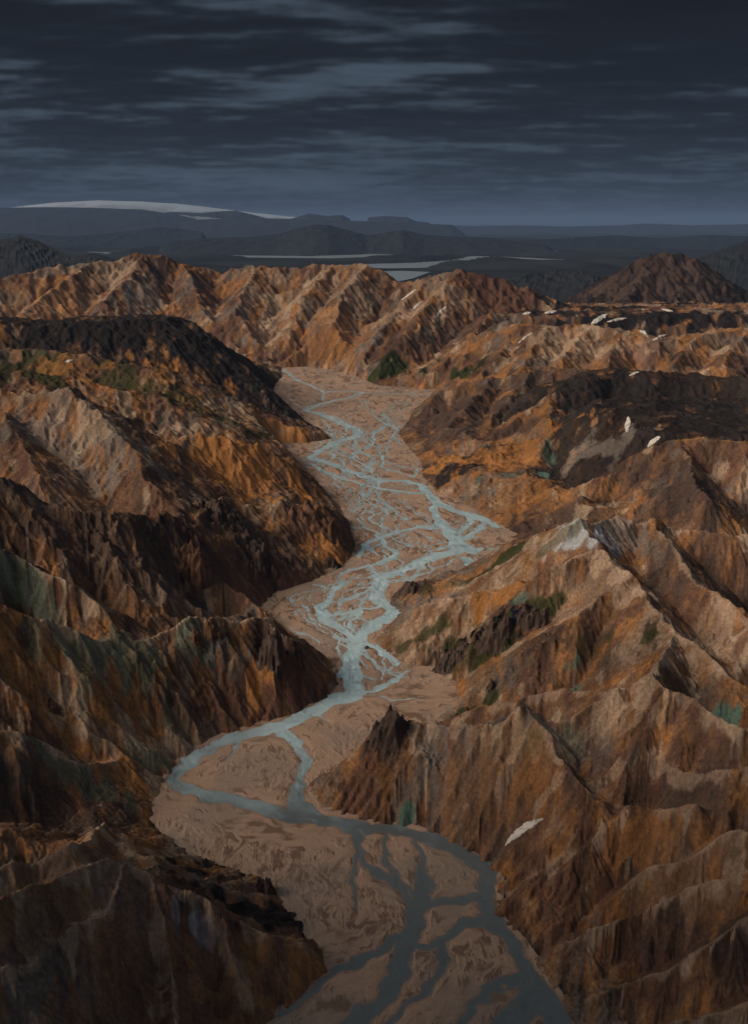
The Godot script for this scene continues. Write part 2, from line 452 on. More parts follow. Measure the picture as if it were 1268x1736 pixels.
# ------------------------------------------------------------------ rain and rivers: implicit stream-power erosion on the grid
func erode() -> void:
	var n := NU * NV
	var rec := PackedInt32Array()
	rec.resize(n)
	var dist := PackedFloat32Array()
	dist.resize(n)
	var area := PackedFloat32Array()
	area.resize(n)
	var off := [-NU - 1, -NU, -NU + 1, -1, 1, NU - 1, NU, NU + 1]
	var keys := PackedInt64Array()
	keys.resize(n)
	var iters := 10
	var kr := PackedFloat32Array()
	for j in NV: kr.append(0.039 * pow(maxf(1.0, 1500.0 / (R0 * exp(j * DU))), 1.1))
	for it in iters:
		for j in NV:
			var cell := R0 * exp(j * DU) * DU
			for i in NU:
				var k := j * NU + i
				area[k] = cell * cell
				rec[k] = k
				var h := G[k]
				keys[k] = (int((h + 100.0) * 1000.0) << 20) | k
				if i == 0 or j == 0 or i == NU - 1 or j == NV - 1 or SD[k] < -4.0: continue
				var low := h
				var to := k
				var far := 1.0
				var q := k - NU
				var v := G[q]
				if v < low: low = v; to = q
				v = G[q + NU - 1]
				if v < low: low = v; to = q + NU - 1
				v = G[q + NU + 1]
				if v < low: low = v; to = q + NU + 1
				v = G[q + NU + NU]
				if v < low: low = v; to = q + NU + NU
				var fall := (h - low)
				v = (h - G[q - 1]) * 0.7071
				if v > fall: fall = v; to = q - 1; far = 1.4142
				v = (h - G[q + 1]) * 0.7071
				if v > fall: fall = v; to = q + 1; far = 1.4142
				v = (h - G[q + NU + NU - 1]) * 0.7071
				if v > fall: fall = v; to = q + NU + NU - 1; far = 1.4142
				v = (h - G[q + NU + NU + 1]) * 0.7071
				if v > fall: fall = v; to = q + NU + NU + 1; far = 1.4142
				rec[k] = to
				dist[k] = far * cell
				if to == k:      # a hollow fills up
					G[k] = minf(minf(G[k - 1], G[k + 1]), minf(G[k - NU], G[k + NU])) + 0.05
		keys.sort()
		for s in range(n - 1, -1, -1):
			var k := keys[s] & 0xfffff
			var to := rec[k]
			if to != k: area[to] += area[k]
		for s in n:
			var k := keys[s] & 0xfffff
			var to := rec[k]
			if to == k: continue
			var d := dist[k]
			var c := kr[k / NU] * (0.35 + 0.65 * ROUGH[OWN[k]]) * pow(area[k], 0.45) / d
			var low := G[to]
			var h := (G[k] + c * low) / (1.0 + c)
			var most := low + d * 1.15
			G[k] = minf(h, most)

func f32(img: Image) -> PackedFloat32Array:
	return img.get_data().to_float32_array()

func enlarge(a: PackedFloat32Array, how := Image.INTERPOLATE_CUBIC) -> PackedFloat32Array:
	var img := Image.create_from_data(NU, NV, false, Image.FORMAT_RF, a.to_byte_array())
	img.resize(FU, FV, how)
	return f32(img)

# ------------------------------------------------------------------ the fine terrain
var LIC := []           # noise smeared down the slopes, two grains
var SLOPE := PackedFloat32Array()

func refine() -> void:
	H = enlarge(G)
	FSD = enlarge(SD, Image.INTERPOLATE_BILINEAR)
	var n := FU * FV
	PX.resize(n)
	PZ.resize(n)
	FR.resize(n)
	SLOPE.resize(n)
	ROCK.resize(n)
	var sa := PackedFloat32Array()
	var ca := PackedFloat32Array()
	for i in FU:
		var a := -T + ((i + 0.5) * NU / FU - 0.5) * DU
		sa.append(sin(a))
		ca.append(cos(a))
	var du := DU * NU / FU
	var dv := DU * NV / FV
	var n1 := noise(41, 1.0 / 7.0, 2)
	var n2 := noise(42, 1.0 / 34.0, 2)
	var s1 := PackedFloat32Array()
	var s2 := PackedFloat32Array()
	s1.resize(n)
	s2.resize(n)
	var s3 := PackedFloat32Array()
	var s4 := PackedFloat32Array()
	s3.resize(n)
	s4.resize(n)
	var n5 := noise(45, 1.0 / 26.0, 5)
	var n6 := noise(46, 1.0 / 22.0, 5)
	var fi := PackedInt32Array()     # the cell a step down the slope
	fi.resize(n)
	for j in FV:
		var r := R0 * exp(((j + 0.5) * NV / FV - 0.5) * DU)
		for i in FU:
			var k := j * FU + i
			var x := r * sa[i]
			var z := -r * ca[i]
			PX[k] = x
			PZ[k] = z
			FR[k] = r
			var f := clampf(1500.0 / r, 0.3, 2.4)
			s1[k] = n1.get_noise_2d(x * f, z * f)
			s2[k] = n2.get_noise_2d(x, z)
			f = pow(900.0 / r, 0.75)
			s3[k] = n5.get_noise_2d(x * f, z * f)
			s4[k] = n6.get_noise_2d(x * f, z * f)
			fi[k] = k
			if i < 3 or j < 3 or i > FU - 4 or j > FV - 4: continue
			var gu := (H[k + 2] - H[k - 2]) / (4.0 * du * r)
			var gv := (H[k + FU + FU] - H[k - FU - FU]) / (4.0 * dv * r)
			var g := sqrt(gu * gu + gv * gv)
			SLOPE[k] = g
			if g > 0.02:
				# a step of about 1.6 columns, in cells
				var st := -2.6 / g
				var di := roundi(gu * st + (rng.randf() - 0.5) * 0.6)
				var dj := roundi(gv * st * du / dv + (rng.randf() - 0.5) * 0.7)
				fi[k] = clampi(j + dj, 0, FV - 1) * FU + clampi(i + di, 0, FU - 1)
	LIC = []
	for which in [[s1, 3], [s2, 3], [s3, 1], [s4, 2]]:
		var cur: PackedFloat32Array = which[0]
		var flow := fi.duplicate()
		for pass_ in which[1]:
			var nxt := PackedFloat32Array()
			nxt.resize(n)
			var f2 := PackedInt32Array()
			f2.resize(n)
			for k in n:
				var q := flow[k]
				nxt[k] = (cur[k] + cur[q]) * 0.5
				f2[k] = flow[q]
			cur = nxt
			flow = f2
		var sq := 0.0
		for k in range(0, n, 37): sq += cur[k] * cur[k]
		var gain := 0.25 / sqrt(sq / (n / 37))
		for k in n: cur[k] *= gain
		LIC.append(cur)
	stage("streaks")
	# rills and ribs, and the broken rock of the crags
	var l1: PackedFloat32Array = LIC[0]
	var l2: PackedFloat32Array = LIC[1]
	CRAG.resize(n)
	for q in crags():
		mark(CRAG, q[0], q[1], q[2], q[3], q[4])
	var n3 := noise(43, 1.0 / 26.0, 4, FastNoiseLite.FRACTAL_RIDGED)
	var n4 := noise(44, 1.0 / 240.0, 3)
	for k in n:
		var r := FR[k]
		var w := clampf(FSD[k] / 18.0, 0.0, 1.0)
		if w <= 0.0: continue
		var ws := w * clampf(SLOPE[k] * 2.0, 0.15, 1.0)
		var f := 1.0 if r < 1300.0 else sqrt(1300.0 / r)
		var x := PX[k] * f
		var z := PZ[k] * f
		var v := n3.get_noise_2d(x, z)
		var c := CRAG[k]
		var rug := clampf(n4.get_noise_2d(PX[k], PZ[k]) * 1.6 + 0.25, 0.03, 1.0) * ROUGH[OWN[clampi((k / FU) * NV / FV, 0, NV - 1) * NU + clampi((k % FU) * NU / FU, 0, NU - 1)]]
		H[k] += ws * (l1[k] * 1.3 * clampf(r / 1000.0, 0.7, 2.5) + l2[k] * 3.2 * clampf(r / 1500.0, 0.5, 2.0))
		H[k] += w * (v * (rug * 2.2 * clampf(r / 1000.0, 0.6, 3.0) + c * 6.0) + c * 6.0 * absf(l2[k]) * 3.0)
		H[k] += w * (rng.randf() - 0.5) * 0.0004 * r
		ROCK[k] = v

# photo x, photo y, half width, half height, strength
func crags() -> Array:
	return [[300, 930, 70, 60, 0.9], [380, 880, 60, 40, 1.0], [440, 940, 50, 50, 1.0], [530, 890, 50, 24, 0.9], [180, 930, 120, 50, 0.6], [360, 1090, 40, 30, 0.8], [470, 1100, 50, 50, 0.9], [300, 1170, 80, 40, 0.5], [40, 870, 60, 60, 0.5], [460, 700, 60, 16, 0.5], [440, 780, 70, 30, 0.4],
		[660, 1240, 40, 30, 0.9], [700, 1000, 40, 14, 0.9], [770, 1110, 50, 26, 1.0], [850, 1075, 60, 30, 1.0], [920, 1090, 40, 24, 0.7], [1170, 830, 80, 40, 0.6], [300, 1500, 60, 24, 0.7], [340, 1545, 60, 16, 0.6], [1060, 1400, 40, 40, 0.5], [1000, 965, 40, 20, 0.4], [830, 480, 60, 24, 0.4], [245, 440, 50, 16, 0.6], [1090, 830, 60, 30, 0.4], [160, 690, 60, 30, 0.5], [960, 1330, 40, 40, 0.3], [880, 690, 60, 20, 0.4], [1130, 440, 60, 20, 0.6], [850, 1230, 50, 18, 0.5]]

var CRAG := PackedFloat32Array()
var ROCK := PackedFloat32Array()

func mark(into: PackedFloat32Array, px: float, py: float, hw: float, hh: float, st: float) -> void:
	var c := hit(px, py)
	var scale := 0.000592 * Vector3(c.x, EYE - c.y, c.z).length()
	var rx := hw * scale
	var rz := maxf(hh * scale / clampf((EYE - c.y) / -c.z + 0.35, 0.25, 1.0), 8.0)
	var u0 := (atan2(c.x, -c.z) + T) * FU / NU / DU
	var rr := sqrt(c.x * c.x + c.z * c.z)
	var du := 1.5 * rx / rr * FU / NU / DU
	var j0 := int(log(maxf(rr - 1.5 * rz, R0) / R0) / DU * FV / NV) - 1
	var j1 := int(log((rr + 1.5 * rz) / R0) / DU * FV / NV) + 2
	for j in range(clampi(j0, 0, FV), clampi(j1, 0, FV)):
		for i in range(clampi(int(u0 - du), 0, FU), clampi(int(u0 + du) + 1, 0, FU)):
			var k := j * FU + i
			var ex := (PX[k] - c.x) / rx
			var ez := (PZ[k] - c.z) / rz
			var e := ex * ex + ez * ez
			if e < 2.2: into[k] = maxf(into[k], st * smoothstep(1.45, 0.5, sqrt(e)))

func terrain_height(x: float, z: float) -> float:
	var r := sqrt(x * x + z * z)
	var u := ((atan2(x, -z) + T) / DU + 0.5) * FU / NU - 0.5
	var v := (log(r / R0) / DU + 0.5) * FV / NV - 0.5
	if u < 0.0 or v < 0.0 or u > FU - 2 or v > FV - 2: return -1e4
	var i := int(u)
	var j := int(v)
	var k := j * FU + i
	u -= i
	v -= j
	return lerpf(lerpf(H[k], H[k + 1], u), lerpf(H[k + FU], H[k + FU + 1], u), v)

func hit(px: float, py: float) -> Vector3:
	# where the line of sight through a point of the photograph meets the ground
	var l := look(px, py)
	l /= -l.z
	var d := 480.0
	var step := 0.004
	while d < 7400.0:
		var p := Vector3(0, EYE, 0) + l * d
		if p.y < maxf(terrain_height(p.x, p.z), 0.0):
			var a := d / (1.0 + step)
			for q in 8:
				var m := (a + d) * 0.5
				p = Vector3(0, EYE, 0) + l * m
				if p.y < maxf(terrain_height(p.x, p.z), 0.0): d = m
				else: a = m
			return Vector3(0, EYE, 0) + l * d
		d *= 1.0 + step
	return Vector3(0, EYE, 0) + l * d

# ------------------------------------------------------------------ colours of the ground
const OCHRE := 0
const ORANGE := 1
const BLACK := 2
const MOSS := 3
const CREAM := 4
const TEAL := 5
const RED := 6
const GREY := 7
const WHITE := 8
const OLIVE := 9
const DARK := 10
var palette := [Vector3(0.225, 0.134, 0.088), Vector3(0.40, 0.192, 0.074), Vector3(0.030, 0.027, 0.028), Vector3(0.040, 0.050, 0.022), Vector3(0.47, 0.35, 0.262), Vector3(0.10, 0.165, 0.145), Vector3(0.140, 0.076, 0.058), Vector3(0.20, 0.175, 0.165), Vector3(0.37, 0.40, 0.45), Vector3(0.145, 0.160, 0.122), Vector3(0.085, 0.062, 0.055)]

# photo x, photo y, half width, half height in photo pixels, colour, strength
func zones() -> Array:
	return [
		[1000, 1000, 100, 60, CREAM, 0.35], [1190, 1060, 60, 30, CREAM, 0.35], [870, 1260, 80, 40, CREAM, 0.45], [90, 490, 90, 30, CREAM, 0.35], [600, 500, 70, 40, CREAM, 0.4], [470, 520, 50, 40, CREAM, 0.35], [1200, 1500, 80, 30, CREAM, 0.3], [1080, 590, 120, 24, CREAM, 0.35], [1060, 1200, 70, 40, CREAM, 0.4], [60, 1560, 60, 40, CREAM, 0.3], [380, 760, 50, 30, CREAM, 0.3],
		[1000, 520, 140, 12, BLACK, 1.0], [1180, 514, 130, 12, BLACK, 1.0], [1235, 545, 70, 22, BLACK, 0.9], [1060, 545, 80, 14, BLACK, 0.9], [40, 1010, 60, 40, OLIVE, 0.6], [470, 1150, 60, 60, RED, 0.6], [540, 910, 60, 40, RED, 0.6], [700, 1330, 60, 40, GREY, 0.4],
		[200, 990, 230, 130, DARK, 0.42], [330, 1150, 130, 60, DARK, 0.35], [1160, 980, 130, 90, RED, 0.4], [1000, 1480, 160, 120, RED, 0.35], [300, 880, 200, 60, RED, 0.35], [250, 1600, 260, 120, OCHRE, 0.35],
		[180, 560, 330, 40, BLACK, 1.0], [330, 580, 120, 50, BLACK, 1.0], [400, 620, 90, 40, BLACK, 0.9], [150, 600, 220, 24, BLACK, 0.5], [60, 620, 120, 30, MOSS, 0.8], [330, 690, 160, 22, MOSS, 0.7], [180, 650, 90, 14, MOSS, 0.7],
		[300, 630, 70, 14, ORANGE, 0.7], [110, 618, 60, 12, ORANGE, 0.5], [485, 735, 50, 18, ORANGE, 0.8],
		[660, 630, 70, 18, MOSS, 1.0], [790, 632, 50, 22, MOSS, 1.0], [830, 500, 70, 40, RED, 0.9], [950, 530, 110, 18, BLACK, 0.9], [1130, 535, 170, 34, BLACK, 1.0], [1110, 470, 110, 50, DARK, 1.0],
		[940, 590, 90, 30, CREAM, 0.5], [1080, 600, 60, 25, RED, 0.6], [1000, 600, 60, 20, CREAM, 0.5], [700, 510, 60, 40, CREAM, 0.35], [200, 480, 40, 30, CREAM, 0.6], [230, 500, 40, 24, GREY, 0.7],
		[1130, 690, 180, 55, BLACK, 1.0], [1040, 660, 90, 34, BLACK, 1.0], [1010, 655, 80, 26, BLACK, 1.0], [1200, 705, 110, 50, BLACK, 1.0], [1240, 735, 80, 24, BLACK, 0.9], [800, 690, 100, 40, DARK, 0.7], [760, 720, 60, 30, DARK, 0.6],
		[850, 770, 110, 60, ORANGE, 0.9], [870, 850, 90, 40, ORANGE, 0.6], [930, 770, 16, 30, TEAL, 0.8], [850, 805, 30, 10, TEAL, 0.9], [918, 803, 14, 10, TEAL, 1.0], [1010, 760, 50, 40, GREY, 0.7], [1180, 820, 80, 50, DARK, 0.8],
		[985, 902, 55, 34, WHITE, 1.0], [968, 902, 36, 20, WHITE, 0.9], [1060, 905, 50, 30, GREY, 0.8], [1180, 970, 100, 60, DARK, 0.7], [1010, 960, 34, 18, CREAM, 0.9], [1050, 975, 26, 8, CREAM, 0.8], [1088, 1000, 18, 12, CREAM, 0.8], [1110, 1035, 12, 18, CREAM, 0.8], [1140, 1066, 18, 10, CREAM, 0.7], [1060, 1010, 40, 24, CREAM, 0.4], [900, 945, 60, 16, CREAM, 0.6], [860, 995, 60, 26, ORANGE, 0.9], [860, 1110, 110, 50, DARK, 0.4],
		[820, 1100, 60, 30, MOSS, 0.8], [920, 1030, 30, 16, MOSS, 0.9], [850, 950, 70, 10, MOSS, 0.9], [730, 1070, 50, 12, MOSS, 0.8], [760, 1095, 40, 16, MOSS, 0.8], [930, 925, 60, 8, MOSS, 0.6], [1000, 1100, 50, 14, MOSS, 0.5], [60, 640, 80, 14, MOSS, 0.8], [250, 660, 90, 12, MOSS, 0.7], [770, 990, 50, 10, MOSS, 0.5], [800, 1200, 60, 14, MOSS, 0.9], [1110, 1075, 30, 8, MOSS, 0.8], [880, 1015, 14, 8, TEAL, 0.7], [960, 1130, 22, 10, TEAL, 0.8], [970, 1170, 18, 10, TEAL, 0.7], [1235, 1215, 40, 18, TEAL, 1.0],
		[1090, 1180, 50, 28, CREAM, 0.7], [1190, 1130, 40, 24, CREAM, 0.5], [900, 1250, 30, 24, OLIVE, 0.9], [845, 1240, 50, 20, CREAM, 0.7], [880, 1310, 60, 60, ORANGE, 0.5], [620, 1320, 90, 50, RED, 0.9], [735, 1290, 24, 60, GREY, 0.8], [690, 1375, 12, 18, TEAL, 1.0], [800, 1330, 60, 60, OCHRE, 0.8], [960, 1260, 30, 40, OLIVE, 0.5],
		[1000, 1560, 140, 120, RED, 0.5], [1080, 1420, 60, 40, ORANGE, 0.5], [1140, 1500, 120, 60, OCHRE, 0.6], [1160, 1340, 60, 40, DARK, 0.7],
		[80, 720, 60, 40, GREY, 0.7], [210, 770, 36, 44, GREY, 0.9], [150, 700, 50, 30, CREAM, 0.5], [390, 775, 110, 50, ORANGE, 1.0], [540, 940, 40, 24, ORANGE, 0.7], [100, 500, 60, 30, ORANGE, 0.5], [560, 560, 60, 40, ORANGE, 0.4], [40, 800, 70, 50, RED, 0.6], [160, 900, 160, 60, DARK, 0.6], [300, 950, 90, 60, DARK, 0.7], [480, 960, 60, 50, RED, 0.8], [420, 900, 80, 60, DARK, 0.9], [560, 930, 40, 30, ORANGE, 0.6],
		[40, 1000, 50, 34, TEAL, 0.4], [150, 1020, 30, 36, CREAM, 0.4], [100, 1090, 120, 40, OLIVE, 0.7], [240, 1120, 80, 50, OLIVE, 0.7], [320, 1090, 40, 30, OLIVE, 0.9], [390, 1110, 40, 40, GREY, 0.6], [330, 1170, 60, 40, RED, 0.6], [470, 1180, 70, 50, RED, 0.9], [440, 1170, 16, 40, ORANGE, 0.8], [20, 1060, 16, 40, ORANGE, 0.8],
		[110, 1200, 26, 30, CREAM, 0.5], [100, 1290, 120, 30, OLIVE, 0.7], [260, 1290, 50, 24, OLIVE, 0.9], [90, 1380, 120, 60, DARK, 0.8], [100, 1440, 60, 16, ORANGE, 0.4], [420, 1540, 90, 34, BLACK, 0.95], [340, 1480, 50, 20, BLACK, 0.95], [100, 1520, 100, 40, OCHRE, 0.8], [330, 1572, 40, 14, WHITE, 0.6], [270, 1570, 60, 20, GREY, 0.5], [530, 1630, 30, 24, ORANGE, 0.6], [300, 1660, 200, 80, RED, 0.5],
	]

func paint_hills() -> void:
	var n := FU * FV
	var l1: PackedFloat32Array = LIC[0]
	var l2: PackedFloat32Array = LIC[1]
	var l3: PackedFloat32Array = LIC[2]
	var l4: PackedFloat32Array = LIC[3]
	var nz := noise(51, 1.0 / 420.0, 4)
	var ny := noise(52, 1.0 / 300.0, 4)
	var np := noise(54, 1.0 / 260.0, 3)
	var nw := noise(53, 1.0 / 90.0, 4)
	var cr := PackedFloat32Array()
	var cg := PackedFloat32Array()
	var cb := PackedFloat32Array()
	cr.resize(n)
	cg.resize(n)
	cb.resize(n)
	var p_grey: Vector3 = palette[GREY]
	var p_dark: Vector3 = palette[DARK]
	var p_black: Vector3 = palette[BLACK]
	var ramp: Array[Vector3] = []
	for q in [DARK, RED, OCHRE, RED, OCHRE, ORANGE, OCHRE, CREAM, OCHRE]: ramp.append(palette[q])
	for k in n:
		var x := PX[k]
		var z := PZ[k]
		var t := nz.get_noise_2d(x, z) * 1.4 + l2[k] * 0.22 + l1[k] * 0.35 + l4[k] * 0.35
		var u := ny.get_noise_2d(x, z) * 1.5 + l2[k] * 0.15 - l1[k] * 0.3 - l4[k] * 0.3
		t = clampf((t + 0.8) * 5.0, 0.0, 7.99)
		var s := int(t)
		var c: Vector3 = ramp[s].lerp(ramp[s + 1], t - s)
		var wg := clampf(u * 2.0 - 0.35, 0.0, 0.8)
		var wd := clampf(-u * 2.0 - 0.55, 0.0, 0.8)
		c = c.lerp(p_grey, wg).lerp(p_dark, wd)
		var own := OWN[clampi((k / FU) * NV / FV, 0, NV - 1) * NU + clampi((k % FU) * NU / FU, 0, NU - 1)]
		var r := c.x
		var g := c.y
		var bl := c.z
		# ragged patches: bare pale ash, dark lava gravel, rust
		var e := nw.get_noise_2d(x * 0.5, z * 0.5)
		var some := clampf(np.get_noise_2d(x, z) * 2.2 + 0.45, 0.0, 1.0)
		var wp := smoothstep(0.20, 0.34, l4[k] + e * 0.5 - 0.10) * 0.8 * (1.0 - some * 0.6)
		r += (0.44 - r) * wp
		g += (0.335 - g) * wp
		bl += (0.255 - bl) * wp
		var wk := smoothstep(0.16, 0.30, l3[k] - e * 0.35 - 0.04) * 0.8 * some
		r += (0.066 - r) * wk
		g += (0.051 - g) * wk
		bl += (0.043 - bl) * wk
		var wr := smoothstep(0.16, 0.32, -l3[k] + u * 0.15 - 0.05) * 0.6
		r += (0.32 - r) * wr
		g += (0.165 - g) * wr
		bl += (0.075 - bl) * wr
		var rock := clampf((ROCK[k] - 0.25) * 2.2, 0.0, 0.75) * clampf(SLOPE[k] * 1.6 - 0.3, 0.0, 1.0) * 0.6 + CRAG[k] * clampf(ROCK[k] * 1.6 + 0.55, 0.0, 0.9)
		r += (0.060 - r) * rock
		g += (0.043 - g) * rock
		bl += (0.040 - bl) * rock
		if own == 10 or own == 6 or own == 18 or own == 11:
			var ash := Vector3(0.034, 0.030, 0.031) if own == 10 else (Vector3(0.088, 0.062, 0.053) if own == 11 else p_black)
			var wa := smoothstep(-0.35, 0.05, l3[k] * 0.6 + l2[k] + l1[k] * 0.6 + (0.12 if own == 6 else (0.0 if own == 11 else 0.34))) * (0.75 if own == 11 else (1.0 if own == 10 else 0.92))
			r += (ash.x - r) * wa
			g += (ash.y - g) * wa
			bl += (ash.z - bl) * wa
		cr[k] = r
		cg[k] = g
		cb[k] = bl
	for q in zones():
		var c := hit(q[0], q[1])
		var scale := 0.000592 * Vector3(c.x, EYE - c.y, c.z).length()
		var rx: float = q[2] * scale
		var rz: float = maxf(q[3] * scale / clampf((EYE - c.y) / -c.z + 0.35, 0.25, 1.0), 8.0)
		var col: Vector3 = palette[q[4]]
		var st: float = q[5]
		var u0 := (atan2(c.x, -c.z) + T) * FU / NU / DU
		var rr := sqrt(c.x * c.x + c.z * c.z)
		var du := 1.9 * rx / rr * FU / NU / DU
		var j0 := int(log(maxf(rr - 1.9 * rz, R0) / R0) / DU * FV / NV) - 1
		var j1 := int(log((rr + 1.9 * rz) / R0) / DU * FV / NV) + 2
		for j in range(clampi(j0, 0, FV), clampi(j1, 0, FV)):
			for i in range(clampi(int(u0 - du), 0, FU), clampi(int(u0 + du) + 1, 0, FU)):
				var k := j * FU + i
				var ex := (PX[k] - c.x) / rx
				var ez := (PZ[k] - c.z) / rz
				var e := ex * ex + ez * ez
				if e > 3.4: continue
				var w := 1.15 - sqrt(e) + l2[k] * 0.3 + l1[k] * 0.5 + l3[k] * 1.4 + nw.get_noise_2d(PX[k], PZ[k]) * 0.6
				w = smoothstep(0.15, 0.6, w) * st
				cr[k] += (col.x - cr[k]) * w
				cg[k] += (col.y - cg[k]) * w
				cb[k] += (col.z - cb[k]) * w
	# pale ash worn bare along some crests
	var bare := PackedFloat32Array()
	bare.resize(n)
	for R in ridge_list():
		if not R[0] in [0, 1, 2, 13, 14, 15, 16, 17]: continue
		for p in R[4].size() - 1:
			var pa := at_depth(R[4][p][0], R[4][p][1], R[4][p][2])
			var pb := at_depth(R[4][p + 1][0], R[4][p + 1][1], R[4][p + 1][2])
			var steps := int(pa.distance_to(pb) / 6.0) + 1
			for q in steps:
				var c := pa.lerp(pb, float(q) / steps)
				var rr := sqrt(c.x * c.x + c.z * c.z)
				var rad := 9.0 + 0.006 * rr
				var iu := int(((atan2(c.x, -c.z) + T) / DU + 0.5) * FU / NU)
				var jv := int((log(rr / R0) / DU + 0.5) * FV / NV)
				var di := int(rad / (rr * DU * NU / FU)) + 1
				var dj := int(rad / (rr * DU * NV / FV)) + 1
				for j in range(clampi(jv - dj, 0, FV), clampi(jv + dj, 0, FV)):
					for i in range(clampi(iu - di, 0, FU), clampi(iu + di, 0, FU)):
						var k := j * FU + i
						var d := sqrt((PX[k] - c.x) * (PX[k] - c.x) + (PZ[k] - c.z) * (PZ[k] - c.z)) / rad
						bare[k] = maxf(bare[k], 1.0 - d)
	for k in n:
		if bare[k] <= 0.0: continue
		var w := smoothstep(0.42, 0.62, bare[k] * 0.7 + l4[k] * 0.7 + l1[k] * 0.4) * 0.5
		cr[k] += (0.42 - cr[k]) * w
		cg[k] += (0.315 - cg[k]) * w
		cb[k] += (0.245 - cb[k]) * w
	stage("colours")
	# vertices, normals, colours
	var verts := PackedVector3Array()
	var norms := PackedVector3Array()
	var cols := PackedColorArray()
	verts.resize(n)
	norms.resize(n)
	cols.resize(n)
	for j in FV:
		for i in FU:
			var k := j * FU + i
			verts[k] = Vector3(PX[k], H[k], PZ[k])
			var g := clampf(1.0 + l1[k] * 0.9 + ROCK[k] * 0.15 + (rng.randf() - 0.5) * 0.30, 0.4, 1.8)
			cols[k] = Color(cr[k] * g, cg[k] * g, cb[k] * g)
	for j in FV:
		for i in FU:
			var k := j * FU + i
			var e := k + 1 if i < FU - 1 else k
			var w := k - 1 if i > 0 else k
			var f := k + FU if j < FV - 1 else k
			var b := k - FU if j > 0 else k
			norms[k] = (verts[f] - verts[b]).cross(verts[w] - verts[e]).normalized()
	if norms[n / 2].y < 0.0:
		for k in n: norms[k] = -norms[k]
	# one mesh for each hill
	var idx := []
	for q in HILLS.size(): idx.append(PackedInt32Array())
	var parts := []
	for q in HILLS.size(): parts.append({})
	for j in FV - 1:
		var gj := clampi(int((j + 0.5) * NV / FV), 0, NV - 1)
		for i in FU - 1:
			var k := j * FU + i
			if FSD[k] < -7.0 and FSD[k + 1] < -7.0 and FSD[k + FU] < -7.0: continue
			if j > FV - 100 and H[k] < -8.0: continue
			var own := OWN[gj * NU + clampi(int((i + 0.5) * NU / FU), 0, NU - 1)]
			var t: PackedInt32Array = idx[own]
			t.append(k)
			t.append(k + FU)
			t.append(k + 1)
			t.append(k + 1)
			t.append(k + FU)
			t.append(k + FU + 1)
			idx[own] = t
	stage("triangles")
	var mat := ground_material()
	for q in HILLS.size():
		var t: PackedInt32Array = idx[q]
		if t.is_empty(): continue
		var map := PackedInt32Array()
		map.resize(n)
		var nv := 0
		var vv := PackedVector3Array()
		var nn := PackedVector3Array()
		var cc := PackedColorArray()
		for s in t.size():
			var k := t[s]
			var to := map[k]
			if to == 0:
				nv += 1
				to = nv
				map[k] = nv
				vv.append(verts[k])
				nn.append(norms[k])
				cc.append(cols[k])
			t[s] = to - 1
		var arr := []
		arr.resize(Mesh.ARRAY_MAX)
		arr[Mesh.ARRAY_VERTEX] = vv
		arr[Mesh.ARRAY_NORMAL] = nn
		arr[Mesh.ARRAY_COLOR] = cc
		arr[Mesh.ARRAY_INDEX] = t
		var mesh := ArrayMesh.new()
		mesh.add_surface_from_arrays(Mesh.PRIMITIVE_TRIANGLES, arr)
		mesh.surface_set_material(0, mat)
		put(mesh, HILLS[q][0], HILLS[q][1], HILLS[q][2], "structure")

var ROUGH := PackedFloat32Array([0.36, 0.4, 0.5, 0.7, 0.4, 0.3, 0.2, 0.5, 0.5, 0.45, 0.5, 0.25, 0.3, 0.32, 0.36, 0.5, 0.36, 0.32, 0.15])
const HILLS := [
	["hill", "brown near hill with pale spurs and a black far slope beside the river", "hill"],
	["hill", "low olive green ridge above the sharp bend of the river", "hill"],
	["hill", "grey green spur with upright rock pillars along its crest", "hill"],
	["hill", "dark brown craggy spur with broken cliffs", "hill"],
	["hill", "orange scree slopes below a grey peak", "hill"],
	["hill", "low rolling mossy hills with small orange cliffs", "hill"],
	["hill", "broad black hill with a smooth rounded top", "hill"],
	["mountain", "long orange mountain range closing the head of the valley", "mountain"],
	["mountain", "pointed mountain with a dark red right flank", "mountain"],
	["plateau", "flat dark tableland with pale orange badlands along its edge", "plateau"],
	["mountain", "dark cone shaped mountain standing on the tableland", "mountain"],
	["hill", "long streaked brown slope running down to the river from the charcoal ash", "hill"],
	["hill", "orange spurs around a bowl with two snow patches", "hill"],
	["mountain", "brown mountain with a white topped peak above the river", "mountain"],
	["hill", "pale pink peak with cream coloured ribs", "hill"],
	["hill", "bright ochre hill with a black rock tower on the river bank", "hill"],
	["hill", "rust brown slope with a curved snow patch at its foot", "hill"],
	["hill", "near brown slope of parallel pale spurs", "hill"],
	["hill", "broad smooth charcoal ash slope behind the bowl with snow", "hill"],
]

func plain_material() -> StandardMaterial3D:
	var m := StandardMaterial3D.new()
	m.vertex_color_use_as_albedo = true
	m.roughness = 0.95
	m.metallic_specular = 0.15
	return m

var ground_mat: StandardMaterial3D
func ground_material() -> StandardMaterial3D:
	if ground_mat: return ground_mat
	var m := StandardMaterial3D.new()
	m.vertex_color_use_as_albedo = true
	m.roughness = 0.95
	m.metallic_specular = 0.15
	m.uv1_triplanar = true
	m.uv1_world_triplanar = true
	m.uv1_scale = Vector3.ONE * 0.014
	m.albedo_texture = noise_texture(81, 0.03, 0.82)
	m.heightmap_enabled = true
	m.heightmap_texture = noise_texture(82, 0.04, 0.0)
	m.heightmap_scale = 16.0
	ground_mat = m
	return m

